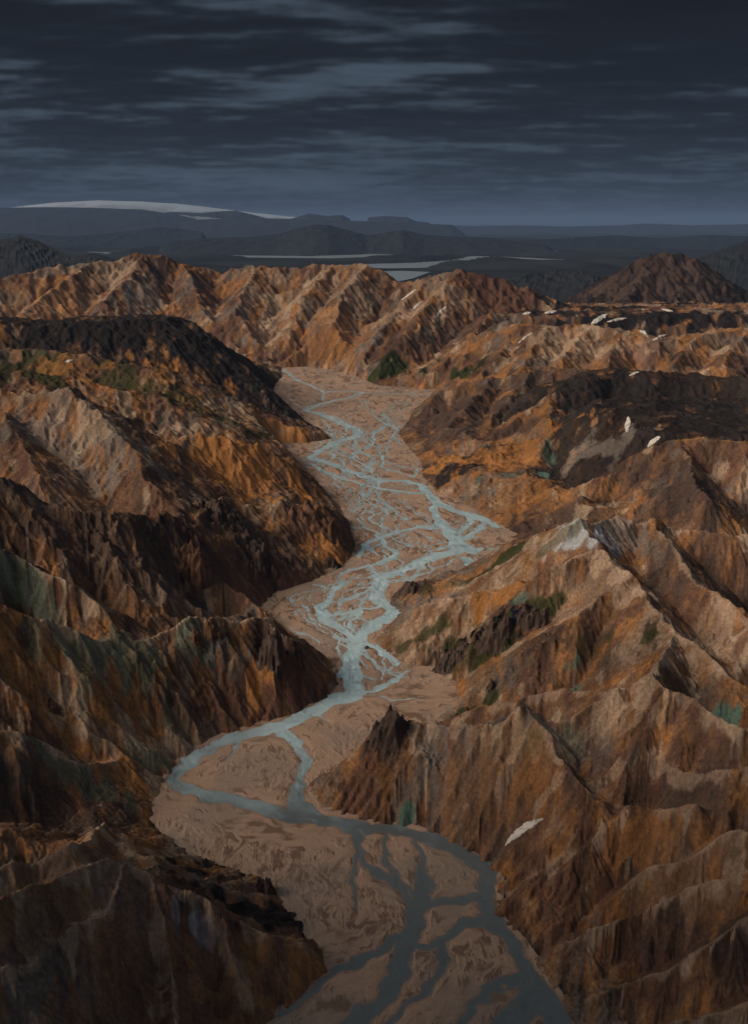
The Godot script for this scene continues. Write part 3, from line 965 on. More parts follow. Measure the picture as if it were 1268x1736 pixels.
func noise_texture(seed_: int, freq: float, low: float) -> ImageTexture:
	var img := noise(seed_, freq, 5).get_seamless_image(512, 512)
	img.convert(Image.FORMAT_RGB8)
	if low > 0.0:
		var d := img.get_data()
		for k in d.size():
			d[k] = int(255.0 * (low + (1.0 - low) * smoothstep(0.2, 0.75, d[k] / 255.0)))
		img = Image.create_from_data(512, 512, false, Image.FORMAT_RGB8, d)
	return ImageTexture.create_from_image(img)

# ------------------------------------------------------------------ gravel floor and braided river
# photo x, photo y, width in metres
func channels() -> Array:
	return [
		[[475, 622, 14], [502, 643, 20], [530, 655, 20], [550, 665, 18], [577, 663, 16], [617, 665, 20]],
		[[617, 665, 12], [660, 667, 7], [700, 667, 7], [740, 666, 6]],
		[[617, 665, 22], [589, 675, 22], [558, 681, 24], [534, 689, 28], [518, 695, 26]],
		[[550, 665, 12], [546, 679, 12]],
		[[518, 695, 26], [550, 704, 28], [573, 714, 30], [597, 724, 34], [609, 736, 30], [593, 744, 24], [573, 748, 22], [554, 758, 20], [534, 770, 20], [524, 777, 18]],
		[[524, 777, 16], [546, 781, 18], [570, 789, 20], [597, 801, 22], [621, 809, 22], [652, 815, 22], [684, 815, 20], [711, 821, 22], [723, 833, 24]],
		[[526, 785, 9], [554, 801, 11], [577, 809, 12], [605, 819, 13], [637, 827, 14], [676, 833, 13], [704, 837, 14], [723, 837, 14]],
		[[723, 833, 24], [739, 852, 28], [767, 864, 24], [794, 872, 22], [826, 884, 18], [846, 895, 12]],
		[[739, 852, 18], [735, 868, 16], [747, 884, 22], [739, 894, 22], [708, 894, 16], [676, 900, 16], [644, 912, 15], [621, 923, 13], [605, 943, 10]],
		[[794, 872, 15], [798, 884, 14], [779, 900, 16], [767, 912, 20], [767, 927, 26]],
		[[826, 884, 12], [810, 900, 12], [786, 915, 16]],
		[[747, 884, 22], [762, 900, 26], [775, 920, 34], [800, 934, 30], [815, 930, 12]],
		[[780, 930, 40], [767, 935, 36], [739, 943, 30], [708, 955, 28], [676, 971, 28], [652, 979, 28], [641, 999, 28], [637, 1014, 26], [652, 1026, 26], [672, 1034, 24], [660, 1050, 26], [637, 1054, 24], [621, 1070, 26], [609, 1085, 28], [601, 1105, 32], [593, 1133, 34], [597, 1156, 36], [609, 1172, 34], [577, 1184, 34], [550, 1196, 32], [518, 1212, 30], [479, 1231, 28], [439, 1240, 26], [408, 1248, 25], [368, 1262, 24], [329, 1285, 24], [299, 1310, 25], [292, 1326, 28], [329, 1342, 30], [368, 1352, 30], [427, 1366, 30], [487, 1381, 32], [534, 1387, 36], [585, 1400, 32], [617, 1402, 30], [676, 1411, 28], [735, 1423, 26], [786, 1445, 26], [822, 1466, 26], [832, 1486, 24], [826, 1513, 26], [828, 1541, 22], [838, 1561, 18], [865, 1582, 18], [885, 1620, 20], [897, 1651, 24], [915, 1691, 28], [952, 1740, 30], [980, 1800, 30]],
		[[790, 945, 18], [795, 960, 9]],
		[[644, 912, 9], [656, 927, 12], [672, 939, 14], [656, 951, 14], [629, 959, 12], [597, 965, 11], [581, 971, 6]],
		[[629, 959, 9], [637, 979, 10], [640, 990, 9]],
		[[633, 703, 7], [652, 718, 8], [672, 726, 10], [668, 738, 8], [680, 754, 7]],
		[[605, 738, 9], [601, 758, 9], [621, 770, 7], [637, 781, 6], [617, 793, 5]],
		[[652, 773, 9], [648, 793, 10], [680, 803, 7], [704, 809, 8], [708, 793, 6]],
		[[570, 750, 6], [573, 770, 5], [600, 778, 5]],
		[[534, 722, 5], [560, 735, 6], [573, 748, 6]],
		[[573, 995, 11], [558, 1014, 17], [544, 1030, 20], [548, 1050, 20], [570, 1060, 19], [589, 1075, 17], [599, 1092, 16]],
		[[530, 989, 6], [558, 997, 8], [573, 995, 9], [590, 985, 6]],
		[[652, 1026, 11], [613, 1034, 11], [577, 1042, 11], [554, 1046, 11]],
		[[613, 1034, 8], [595, 1050, 8], [597, 1072, 7]],
		[[491, 1066, 4], [526, 1077, 4.5], [546, 1089, 5]],
		[[623, 1092, 20], [640, 1102, 18], [656, 1114, 15], [674, 1126, 9]],
		[[700, 1135, 5], [676, 1148, 9], [652, 1160, 10], [633, 1172, 10], [615, 1176, 12]],
		[[621, 1180, 4], [676, 1186, 4], [727, 1181, 3]],
		[[471, 1236, 17], [491, 1251, 18], [510, 1271, 18], [518, 1291, 17], [512, 1314, 17], [503, 1338, 22], [500, 1362, 34], [520, 1378, 34]],
		[[404, 1259, 8], [394, 1270, 8], [386, 1287, 5]],
		[[540, 1212, 6], [548, 1222, 3]],
		[[828, 1515, 22], [786, 1525, 21], [747, 1531, 21], [715, 1536, 24], [702, 1557, 26], [694, 1588, 26], [688, 1612, 26], [678, 1651, 26], [652, 1683, 26], [625, 1711, 26], [590, 1742, 28], [540, 1790, 28]],
		[[830, 1557, 12], [779, 1569, 13], [755, 1590, 14], [735, 1608, 12], [692, 1614, 12]],
		[[613, 1405, 14], [609, 1435, 12], [605, 1454, 10], [597, 1486, 8], [601, 1513, 7], [602, 1540, 4]],
		[[609, 1435, 10], [621, 1462, 12], [652, 1486, 14], [676, 1502, 14], [704, 1530, 16]],
		[[648, 1412, 7], [654, 1446, 8], [672, 1482, 9], [680, 1505, 10]],
		[[708, 1430, 8], [715, 1460, 12], [719, 1482, 18], [712, 1521, 20]],
		[[680, 1586, 12], [637, 1610, 12], [597, 1634, 12], [566, 1657, 12], [525, 1690, 10], [480, 1724, 9]],
		[[755, 1600, 9], [757, 1636, 12], [747, 1659, 13], [715, 1691, 12], [676, 1722, 10], [640, 1760, 10]],
		[[890, 1640, 12], [850, 1668, 13], [814, 1691, 12], [786, 1715, 12], [740, 1750, 12]],
		[[897, 1655, 26], [885, 1700, 34], [860, 1740, 34], [850, 1790, 34]],
	]

func threads() -> Array:
	# thin braids that leave and rejoin the stream between its banks: photo y, left bank, right bank
	var banks := [[640, 490, 700], [680, 480, 700], [720, 530, 680], [760, 525, 688], [800, 535, 700], [840, 580, 735], [880, 600, 800], [920, 620, 815], [960, 610, 760], [1000, 490, 650], [1040, 480, 650], [1080, 540, 620], [1120, 585, 660], [1160, 600, 730]]
	var list := []
	rng.seed = 11
	for q in 52:
		var y := rng.randf_range(645, 1090)
		var end := minf(y + rng.randf_range(40, 130), 1155)
		var u := rng.randf_range(0.08, 0.92)
		var ph := rng.randf() * TAU
		var w := rng.randf_range(2.2, 5.5) * (1.25 if y < 820 else 1.0)
		var line := []
		while y < end:
			var b := clampi(int((y - 640) / 40), 0, banks.size() - 2)
			var f := (y - 640) / 40.0 - b
			var v := clampf(u + 0.16 * sin(y * 0.055 + ph) + 0.06 * sin(y * 0.17 + ph * 3.0), 0.04, 0.96)
			line.append([lerpf(lerpf(banks[b][1], banks[b + 1][1], f), lerpf(banks[b][2], banks[b + 1][2], f), v), y, w * (0.7 + 0.6 * rng.randf())])
			y += 7.0
		if line.size() > 2: list.append(line)
	return list

func sample_sd(x: float, z: float) -> float:
	var u := ((atan2(x, -z) + T) / DU + 0.5) * FU / NU - 0.5
	var v := (log(sqrt(x * x + z * z) / R0) / DU + 0.5) * FV / NV - 0.5
	if u < 0.0 or v < 0.0 or u > FU - 2 or v > FV - 2: return 99.0
	var i := int(u)
	var j := int(v)
	var k := j * FU + i
	u -= i
	v -= j
	return lerpf(lerpf(FSD[k], FSD[k + 1], u), lerpf(FSD[k + FU], FSD[k + FU + 1], u), v)

func build_floor() -> void:
	var a0 := -0.40
	var du := 0.00092
	var cols := int(0.76 / du)
	var r0 := 560.0
	var dv := 0.0021
	var rows := int(log(4650.0 / r0) / dv)
	var n := cols * rows
	var X := PackedFloat32Array()
	var Z := PackedFloat32Array()
	var S := PackedFloat32Array()      # distance to the nearest channel's bank, in the water negative
	var DI := PackedFloat32Array()     # direction of the current there
	var DJ := PackedFloat32Array()
	var IN := PackedByteArray()
	for q in [X, Z, S, DI, DJ]: q.resize(n)
	IN.resize(n)
	S.fill(44.0)
	var sa := PackedFloat32Array()
	var ca := PackedFloat32Array()
	for i in cols:
		sa.append(sin(a0 + i * du))
		ca.append(cos(a0 + i * du))
	var na := noise(61, 1.0 / 55.0, 3)
	var nb := noise(62, 1.0 / 55.0, 3)
	var WX := PackedFloat32Array()
	var WZ := PackedFloat32Array()
	WX.resize(n)
	WZ.resize(n)
	for j in rows:
		var r := r0 * exp(j * dv)
		for i in cols:
			var k := j * cols + i
			var x := r * sa[i]
			var z := -r * ca[i]
			X[k] = x
			Z[k] = z
			DJ[k] = 1.0
			if sample_sd(x, z) < 9.0:
				IN[k] = 1
				WX[k] = x + na.get_noise_2d(x, z) * 9.0
				WZ[k] = z + nb.get_noise_2d(x, z) * 12.0
	for ch in channels() + threads():
		for s in ch.size() - 1:
			var wide := clampf(lerpf(0.74, 1.1, (1300.0 - ch[s][1]) / 400.0), 0.74, 1.1)
			var a := at_height(ch[s][0], ch[s][1], 0.0)
			var b := at_height(ch[s + 1][0], ch[s + 1][1], 0.0)
			var wa: float = ch[s][2] * 0.5 * wide
			var wb: float = ch[s + 1][2] * 0.5 * wide
			var dx := b.x - a.x
			var dz := b.z - a.z
			var l2 := maxf(dx * dx + dz * dz, 0.01)
			var reach := 46.0 + maxf(wa, wb)
			var x0 := minf(a.x, b.x) - reach
			var x1 := maxf(a.x, b.x) + reach
			var z0 := -maxf(a.z, b.z) - reach
			var z1 := -minf(a.z, b.z) + reach
			var i0 := clampi(int((atan2(x0, z0 if x0 < 0.0 else z1) - a0) / du), 0, cols)
			var i1 := clampi(int((atan2(x1, z0 if x1 > 0.0 else z1) - a0) / du) + 1, 0, cols)
			var xm := maxf(absf(x0), absf(x1))
			var j0 := clampi(int(log(maxf(z0, r0) / r0) / dv), 0, rows)
			var j1 := clampi(int(log(sqrt(z1 * z1 + xm * xm) / r0) / dv) + 1, 0, rows)
			var l := sqrt(l2)
			for j in range(j0, j1):
				for i in range(i0, i1):
					var k := j * cols + i
					if IN[k] == 0: continue
					var ex := WX[k] - a.x
					var ez := WZ[k] - a.z
					var t := clampf((ex * dx + ez * dz) / l2, 0.0, 1.0)
					ex -= t * dx
					ez -= t * dz
					var d := sqrt(ex * ex + ez * ez) - lerpf(wa, wb, t)
					if d < S[k]:
						S[k] = d
						# current in the frame of the grid: across, outwards
						var rr := sqrt(X[k] * X[k] + Z[k] * Z[k])
						var ux := X[k] / rr
						var uz := Z[k] / rr
						DI[k] = (-uz * dx + ux * dz) / l
						DJ[k] = (ux * dx + uz * dz) / l
	stage("channels")
	# silt combed along the current
	var n1 := noise(63, 1.0 / 6.5, 3)
	var n2 := noise(64, 1.0 / 26.0, 3)
	var flow := PackedInt32Array()
	flow.resize(n)
	var c1 := PackedFloat32Array()
	var c2 := PackedFloat32Array()
	c1.resize(n)
	c2.resize(n)
	for j in rows:
		var r := r0 * exp(j * dv)
		var f := 1.0 if r < 1500.0 else sqrt(1500.0 / r)
		for i in cols:
			var k := j * cols + i
			flow[k] = k
			if IN[k] == 0: continue
			c1[k] = n1.get_noise_2d(WX[k] * f, WZ[k] * f)
			c2[k] = n2.get_noise_2d(WX[k] * 1.4 * f, WZ[k] * 1.4 * f)
			# whirls off the main current
			var w := na.get_noise_2d(WX[k] * 1.7 + 90.0, WZ[k] * 1.7) * 1.3
			var di := DI[k] * cos(w) - DJ[k] * sin(w)
			var dj := DI[k] * sin(w) + DJ[k] * cos(w)
			var q := clampi(j + roundi(dj * 1.5 * du / dv + rng.randf() * 0.8 - 0.4), 0, rows - 1) * cols + clampi(i + roundi(di * 1.5 + rng.randf() * 0.8 - 0.4), 0, cols - 1)
			if IN[q]: flow[k] = q
	for pass_ in 4:
		var d1 := PackedFloat32Array()
		var d2 := PackedFloat32Array()
		var ff := PackedInt32Array()
		d1.resize(n)
		d2.resize(n)
		ff.resize(n)
		for k in n:
			if IN[k] == 0: continue
			var q := flow[k]
			d1[k] = (c1[k] + c1[q]) * 0.5
			d2[k] = (c2[k] + c2[q]) * 0.5
			ff[k] = flow[q]
		c1 = d1
		c2 = d2
		flow = ff
	var verts := PackedVector3Array()
	var norms := PackedVector3Array()
	var cc := PackedColorArray()
	var id := PackedInt32Array()
	id.resize(n)
	id.fill(-1)
	var hh := PackedFloat32Array()
	hh.resize(n)
	var nz := noise(65, 1.0 / 140.0, 3)
	for k in n:
		if IN[k] == 0: continue
		var t := S[k] + c1[k] * 5.0
		var h := clampf(t * 0.10, -1.6, 0.55)
		h += clampf(t * 0.06, 0.0, 1.0) * (c2[k] * 0.6 + c1[k] * 0.5 + 0.5)
		# small threads of water between the bars, where the bed is wide
		var far := clampf((-Z[k] - 1250.0) / 500.0, 0.0, 1.0)
		var thread := absf(c2[k] + c1[k] * 0.4 + nz.get_noise_2d(X[k], Z[k]) * 0.25)
		if far > 0.0 and t > 0.0:
			h -= far * clampf((0.05 - thread) * 40.0, 0.0, 1.0) * 1.6 * clampf(nz.get_noise_2d(X[k] + 500.0, Z[k]) * 4.0 + 0.6, 0.0, 1.0)
		hh[k] = h
	for j in rows:
		for i in cols:
			var k := j * cols + i
			if IN[k] == 0: continue
			id[k] = verts.size()
			verts.append(Vector3(X[k], hh[k], Z[k]))
			var n_ := Vector3.UP
			if i > 0 and j > 0 and i < cols - 1 and j < rows - 1 and IN[k - 1] and IN[k + 1] and IN[k - cols] and IN[k + cols]:
				n_ = Vector3(X[k + cols] - X[k - cols], hh[k + cols] - hh[k - cols], Z[k + cols] - Z[k - cols]).cross(Vector3(X[k - 1] - X[k + 1], hh[k - 1] - hh[k + 1], Z[k - 1] - Z[k + 1])).normalized()
				if n_.y < 0.0: n_ = -n_
			norms.append(n_)
			var wet := clampf((c2[k] * 1.6 + c1[k] * 1.5 + nz.get_noise_2d(X[k], Z[k]) * 0.5 - 0.20) * 2.4, 0.0, 1.0) * 0.66
			wet = maxf(wet, clampf(1.0 - S[k] / 3.0, 0.0, 1.0) * 0.3)      # wet banks
			var pale := clampf(c1[k] * -1.2 + 0.2, 0.0, 0.5)
			var c := Vector3(0.375, 0.262, 0.205).lerp(Vector3(0.50, 0.375, 0.305), pale).lerp(Vector3(0.110, 0.070, 0.053), wet)
			c = c.lerp(Vector3(0.255, 0.225, 0.205), clampf(nz.get_noise_2d(X[k] * 0.8 + 300.0, Z[k] * 0.8) * 2.0 + c1[k] * 0.8, 0.0, 0.55) * (1.0 - wet)) * (1.0 + n1.get_noise_2d(X[k] * 2.5, Z[k] * 2.5) * 0.18)
			cc.append(Color(c.x, c.y, c.z))
	var tri := PackedInt32Array()
	for j in rows - 1:
		for i in cols - 1:
			var k := j * cols + i
			if IN[k] and IN[k + 1] and IN[k + cols] and IN[k + cols + 1]:
				tri.append_array([id[k], id[k + cols], id[k + 1], id[k + 1], id[k + cols], id[k + cols + 1]])
	var mesh := grid_mesh(verts, norms, cc, tri)
	var sand := plain_material()
	mesh.surface_set_material(0, sand)
	put(mesh, "valley_floor", "flat pinkish brown gravel bars combed by the river", "gravel", "structure")
	# the water: one level sheet under the bars, streaked by silt, its colour darker towards the camera
	var wv := PackedVector3Array()
	var wn := PackedVector3Array()
	var wc := PackedColorArray()
	var wt := PackedInt32Array()
	id.fill(-1)
	for j in range(0, rows, 2):
		for i in range(0, cols, 2):
			var k := j * cols + i
			if IN[k] == 0: continue
			id[k] = wv.size()
			wv.append(Vector3(X[k], 0.0, Z[k]))
			wn.append(Vector3.UP)
			var near_dark := clampf(0.5 + (1020.0 + Z[k]) / 260.0 + c2[k] * 0.5 + nz.get_noise_2d(X[k] * 1.5, Z[k] * 1.5) * 0.35, 0.0, 1.0)
			var c := Vector3(0.44, 0.62, 0.73).lerp(Vector3(0.135, 0.165, 0.188), near_dark)
			c *= 1.0 + (c1[k] * 0.6 + c2[k] * 0.4) * (1.0 - 0.7 * near_dark)
			c = c.lerp(Vector3(0.30, 0.225, 0.185), clampf((S[k] + 1.8) / 1.8, 0.0, 1.0) * 0.35)      # the bed shows through the shallows
			wc.append(Color(c.x, c.y, c.z))
	for j in range(0, rows - 2, 2):
		for i in range(0, cols - 2, 2):
			var p := id[j * cols + i]
			var q := id[j * cols + i + 2]
			var u := id[(j + 2) * cols + i]
			var w := id[(j + 2) * cols + i + 2]
			if p >= 0 and q >= 0 and u >= 0 and w >= 0: wt.append_array([p, u, q, q, u, w])
	var water := grid_mesh(wv, wn, wc, wt)
	water.surface_set_material(0, water_material())
	put(water, "river", "milky turquoise braided river winding through the valley", "river", "structure")

func facing_up(v: PackedVector3Array, t: PackedInt32Array) -> PackedInt32Array:
	for s in range(0, t.size(), 3):
		if (v[t[s + 1]] - v[t[s]]).cross(v[t[s + 2]] - v[t[s]]).y > 0.0:
			var q := t[s + 1]
			t[s + 1] = t[s + 2]
			t[s + 2] = q
	return t

func grid_mesh(v: PackedVector3Array, nn: PackedVector3Array, c: PackedColorArray, t: PackedInt32Array) -> ArrayMesh:
	var arr := []
	arr.resize(Mesh.ARRAY_MAX)
	arr[Mesh.ARRAY_VERTEX] = v
	arr[Mesh.ARRAY_NORMAL] = nn
	arr[Mesh.ARRAY_COLOR] = c
	arr[Mesh.ARRAY_INDEX] = t
	var mesh := ArrayMesh.new()
	mesh.add_surface_from_arrays(Mesh.PRIMITIVE_TRIANGLES, arr)
	return mesh

func water_material() -> StandardMaterial3D:
	var m := StandardMaterial3D.new()
	m.vertex_color_use_as_albedo = true
	m.roughness = 0.16
	m.metallic_specular = 0.5
	return m

# ------------------------------------------------------------------ the plain, its lakes and the mountains beyond
func lakes() -> Array:
	return [
		["long narrow silver lake along the foot of the domed hill", [[326, 431], [420, 433], [520, 434], [600, 432], [640, 430], [668, 427], [672, 431], [640, 435], [560, 438], [460, 437], [380, 436], [330, 434]]],
		["forked braided lake arm beyond the orange range", [[560, 450], [640, 447], [700, 445], [760, 441], [800, 434], [850, 435], [920, 438], [960, 440], [900, 443], [820, 446], [760, 449], [720, 454], [660, 455], [600, 454]]],
		["pale braided river flats behind the notch in the range", [[640, 460], [680, 459], [730, 461], [716, 466], [700, 472], [676, 477], [660, 471]]],
		["thin silver lake between the dark hills on the plain", [[120, 426], [170, 427], [214, 429], [180, 431], [140, 429]]],
		["small far lake below the ice cap", [[384, 386], [440, 387], [500, 388], [440, 390], [400, 389]]],
		["faint thin lake strip in the dark plain", [[870, 428], [920, 426], [946, 425], [930, 429], [890, 431]]],
	]

func far_ranges() -> Array:
	# name, label, category, slope, roughness, colour, [photo x, photo y, metres away]
	var dark := Vector3(0.028, 0.034, 0.042)
	return [
		["mountain", "low domed dark mountain in the middle of the far plain", "mountain", 0.22, 0.10, dark, [[262, 420, 22500], [300, 409, 22800], [340, 404, 23000], [420, 402, 23200], [470, 397, 23300], [500, 388, 23400], [530, 381, 23400], [556, 381, 23400], [590, 390, 23400], [622, 399, 23300], [655, 394, 23300], [684, 390, 23300], [720, 398, 23300], [770, 401, 23200], [830, 403, 23100], [880, 409, 23000], [950, 418, 22600]]],
		["hill", "jagged dark hill on the near edge of the plain behind the range", "hill", 0.45, 0.12, dark, [[-90, 408, 9400], [0, 406, 9300], [18, 404, 9300], [32, 399, 9300], [50, 404, 9250], [72, 411, 9200], [100, 424, 9000], [128, 438, 8800]]],
		["hill", "small dark hill at the foot of the jagged hill", "hill", 0.4, 0.12, dark, [[110, 444, 8200], [135, 434, 8200], [160, 429, 8200], [185, 436, 8150], [215, 446, 8100]]],
		["hill", "dark sloping hill behind the cone shaped mountain", "hill", 0.4, 0.1, dark, [[1160, 448, 9600], [1195, 434, 9800], [1230, 420, 9900], [1268, 408, 10000], [1350, 396, 10000]]],
		["hill", "low dark hill on the plain beside the cone shaped mountain", "hill", 0.35, 0.14, dark, [[840, 474, 8200], [890, 462, 8300], [950, 455, 8400], [990, 458, 8300], [1030, 474, 8100]]],
		["hill", "low dark hills beyond the right end of the lakes", "hill", 0.25, 0.12, dark, [[740, 420, 26000], [800, 416, 26000], [860, 412, 26000], [910, 411, 26000], [950, 414, 26000], [1020, 420, 26000]]],
		["ridge", "long low dark ridge across the plain on the right", "ridge", 0.2, 0.12, dark, [[850, 410, 26000], [950, 404, 27000], [1040, 399, 28000], [1120, 404, 28000], [1200, 398, 28000], [1300, 402, 28000]]],
		["ridge", "long low dark ridge across the plain on the left", "ridge", 0.2, 0.12, dark, [[-80, 392, 30000], [40, 396, 30000], [120, 401, 30000], [200, 394, 31000], [270, 385, 32000], [310, 388, 32000], [360, 396, 31000]]],
		["ridge", "faint blue ridge along the right horizon", "ridge", 0.15, 0.10, dark, [[720, 381, 70000], [800, 383, 70000], [880, 382, 70000], [960, 384, 70000], [1050, 382, 72000], [1090, 379, 72000], [1125, 380, 72000], [1170, 382, 72000], [1268, 380, 72000], [1350, 381, 72000]]],
		["mountain", "dark flat topped mountain in front of the ice cap", "mountain", 0.3, 0.12, dark, [[470, 376, 52000], [500, 369, 52000], [524, 362, 52000], [556, 366, 52000], [580, 364, 52000], [600, 374, 52000]]],
		["mountain", "dark mountain at the right edge of the ice cap", "mountain", 0.3, 0.12, dark, [[612, 370, 54000], [650, 366, 54000], [690, 368, 54000], [706, 375, 54000], [740, 379, 54000]]],
		["mountain", "broken dark mountain wall below the bright ice", "mountain", 0.3, 0.16, dark, [[236, 372, 52000], [270, 362, 52000], [290, 359, 52000], [340, 361, 52000], [376, 358, 52000], [400, 357, 52000], [430, 364, 52000], [470, 375, 52000]]],
		["ridge", "dark blue foothills under the right half of the ice cap", "ridge", 0.15, 0.10, dark, [[280, 380, 48000], [340, 372, 48000], [420, 369, 48000], [520, 372, 48000], [620, 375, 48000], [700, 378, 48000], [800, 383, 48000]]],
		["ridge", "blue ridge below the left end of the ice cap", "ridge", 0.15, 0.10, dark, [[-160, 358, 50000], [-90, 354, 50000], [0, 352, 50000], [80, 351, 50000], [150, 352, 50000], [240, 355, 50000], [300, 364, 50000], [360, 376, 50000]]],
	]

func build_far_country() -> void:
	# the plain
	var a0 := -0.62
	var du := 0.006
	var cols := 208
	var r0 := 5000.0
	var dv := 0.0085
	var rows := int(log(170000.0 / r0) / dv)
	var n1 := noise(71, 1.0 / 5200.0, 5)
	var n2 := noise(72, 1.0 / 1400.0, 4)
	var lake_list := []
	for l in lakes():
		var poly := PackedVector2Array()
		var c := Vector2.ZERO
		for p in l[1]:
			var w := at_height(p[0], p[1], 4.0)
			poly.append(Vector2(w.x, w.z))
		lake_list.append(poly)
	var v := PackedVector3Array()
	var nn := PackedVector3Array()
	var cc := PackedColorArray()
	var t := PackedInt32Array()
	for j in rows:
		var r := r0 * exp(j * dv)
		for i in cols:
			var a := a0 + i * du
			var x := r * sin(a)
			var z := -r * cos(a)
			var h := maxf(n1.get_noise_2d(x, z) - 0.05, 0.0) * 260.0 + n2.get_noise_2d(x, z) * 14.0 - 6.0
			h *= clampf((r - 6500.0) / 3500.0, 0.0, 1.0)
			h = maxf(h, n2.get_noise_2d(x * 2.0, z * 2.0) * 5.0 - 4.0)
			if r > 8000.0:
				for poly in lake_list:
					if Geometry2D.is_point_in_polygon(Vector2(x, z), poly): h = minf(h, 2.0)
			if r < 6500.0: h -= (6500.0 - r) * 0.03
			v.append(Vector3(x, h, z))
			var g := 1.0 + n2.get_noise_2d(x * 0.7 + 9000.0, z * 0.7) * 0.7
			cc.append(Color(0.028 * g, 0.034 * g, 0.038 * g))
	nn.resize(v.size())
	for j in rows:
		for i in cols:
			var k := j * cols + i
			var e := v[mini(i + 1, cols - 1) + j * cols] - v[maxi(i - 1, 0) + j * cols]
			var f := v[mini(j + 1, rows - 1) * cols + i] - v[maxi(j - 1, 0) * cols + i]
			var q := e.cross(f).normalized()
			nn[k] = q if q.y > 0.0 else -q
			if i < cols - 1 and j < rows - 1:
				t.append_array([k, k + cols, k + 1, k + 1, k + cols, k + cols + 1])
	var mesh := grid_mesh(v, nn, cc, t)
	mesh.surface_set_material(0, plain_material())
	put(mesh, "plain", "dark lowland plain stretching to the horizon", "plain", "structure")
	var wm := StandardMaterial3D.new()
	wm.albedo_color = Color(0.34, 0.44, 0.54).linear_to_srgb()
	wm.roughness = 0.2
	var names := lakes()
	for q in lake_list.size():
		var lv := PackedVector3Array()
		var ln := PackedVector3Array()
		var lc := PackedColorArray()
		for p in lake_list[q]:
			lv.append(Vector3(p.x, 4.0, p.y))
			ln.append(Vector3.UP)
			lc.append(Color.WHITE)
		var wt := Geometry2D.triangulate_polygon(lake_list[q])
		var fixed := PackedInt32Array()
		for s in range(0, wt.size(), 3):
			var p := lv[wt[s]]
			if (lv[wt[s + 1]] - p).cross(lv[wt[s + 2]] - p).y > 0.0: fixed.append_array([wt[s], wt[s + 2], wt[s + 1]])
			else: fixed.append_array([wt[s], wt[s + 1], wt[s + 2]])
		if fixed.is_empty(): continue
		var lm := grid_mesh(lv, ln, lc, fixed)
		lm.surface_set_material(0, wm)
		put(lm, "lake", names[q][0], "lake", "structure")
	for f in far_ranges():
		var m := range_mesh(f[6], f[3], f[4], f[5], 0.0)
		m.surface_set_material(0, plain_material())
		put(m, f[0], f[1], f[2], "structure")
	var ice := range_mesh([[-160, 366, 64000], [-60, 359, 64000], [40, 350, 64000], [90, 344, 64000], [130, 342, 64000], [170, 340, 64000], [240, 342, 64000], [300, 346, 63500], [350, 351, 63000], [420, 360, 62500], [500, 368, 62000], [600, 378, 62000], [660, 388, 61000]], 0.10, 0.02, Vector3(0.45, 0.57, 0.72), 1.0)
	var im := StandardMaterial3D.new()
	im.vertex_color_use_as_albedo = true
	im.roughness = 0.7
	ice.surface_set_material(0, im)
	put(ice, "glacier", "pale ice cap glowing white on the left horizon", "glacier", "structure")

func range_mesh(pts: Array, slope: float, rough: float, col: Vector3, icy: float) -> ArrayMesh:
	# a far mountain along a crest line: both flanks, with gullies
	var c := Curve3D.new()
	for p in pts: c.add_point(at_depth(p[0], p[1], p[2]))
	var length := c.get_baked_length()
	var high := 0.0
	for p in pts: high = maxf(high, at_depth(p[0], p[1], p[2]).y)
	var half := high / slope
	var along := 220
	var across := 44
	var nz := noise(int(length) % 1000, 3.0 / half, 5, FastNoiseLite.FRACTAL_RIDGED)
	var v := PackedVector3Array()
	var nn := PackedVector3Array()
	var cc := PackedColorArray()
	var t := PackedInt32Array()
	var pa: Array[Vector3] = []
	for q in pts: pa.append(at_depth(q[0], q[1], q[2]))
	for i in along + 1:
		var s := float(i) / along * (pa.size() - 1)
		var a := mini(int(s), pa.size() - 2)
		var p := pa[a].lerp(pa[a + 1], s - a)
		for j in across + 1:
			var d := (float(j) / across * 2.0 - 1.0)
			d = d * absf(d)
			var z := p.z + d * half
			var x := p.x + d * half * p.x / p.z
			var fall := absf(d) * half * slope
			var end := minf(1.0, minf(s, pa.size() - 1.0 - s) * 3.0)
			var h := p.y - fall
			if icy > 0.5: h = p.y * (1.0 - pow(absf(d), 1.7))
			h += nz.get_noise_2d(x, z) * rough * high * smoothstep(0.0, 0.15, absf(d)) * (1.0 - absf(d))
			h = h * end - (1.0 - end) * 40.0
			v.append(Vector3(x, maxf(h, -60.0), z))
			var g := 1.0 + nz.get_noise_2d(x * 2.0 + 77.0, z * 2.0) * 0.35
			var k := col * g
			if icy > 0.5: k = col.lerp(Vector3(0.20, 0.24, 0.29), clampf((0.80 - h / p.y) * 4.0 + nz.get_noise_2d(x * 3.0, z * 0.6) * 0.8, 0.0, 0.92))
			cc.append(Color(k.x, k.y, k.z))
	nn.resize(v.size())
	var w := across + 1
	for i in along + 1:
		for j in w:
			var k := i * w + j
			var e := v[mini(i + 1, along) * w + j] - v[maxi(i - 1, 0) * w + j]
			var f := v[i * w + mini(j + 1, across)] - v[i * w + maxi(j - 1, 0)]
			var q := e.cross(f).normalized()
			nn[k] = q if q.y > 0.0 else -q
			if i < along and j < across:
				t.append_array([k, k + w, k + 1, k + 1, k + w, k + w + 1])
	return grid_mesh(v, nn, cc, t)

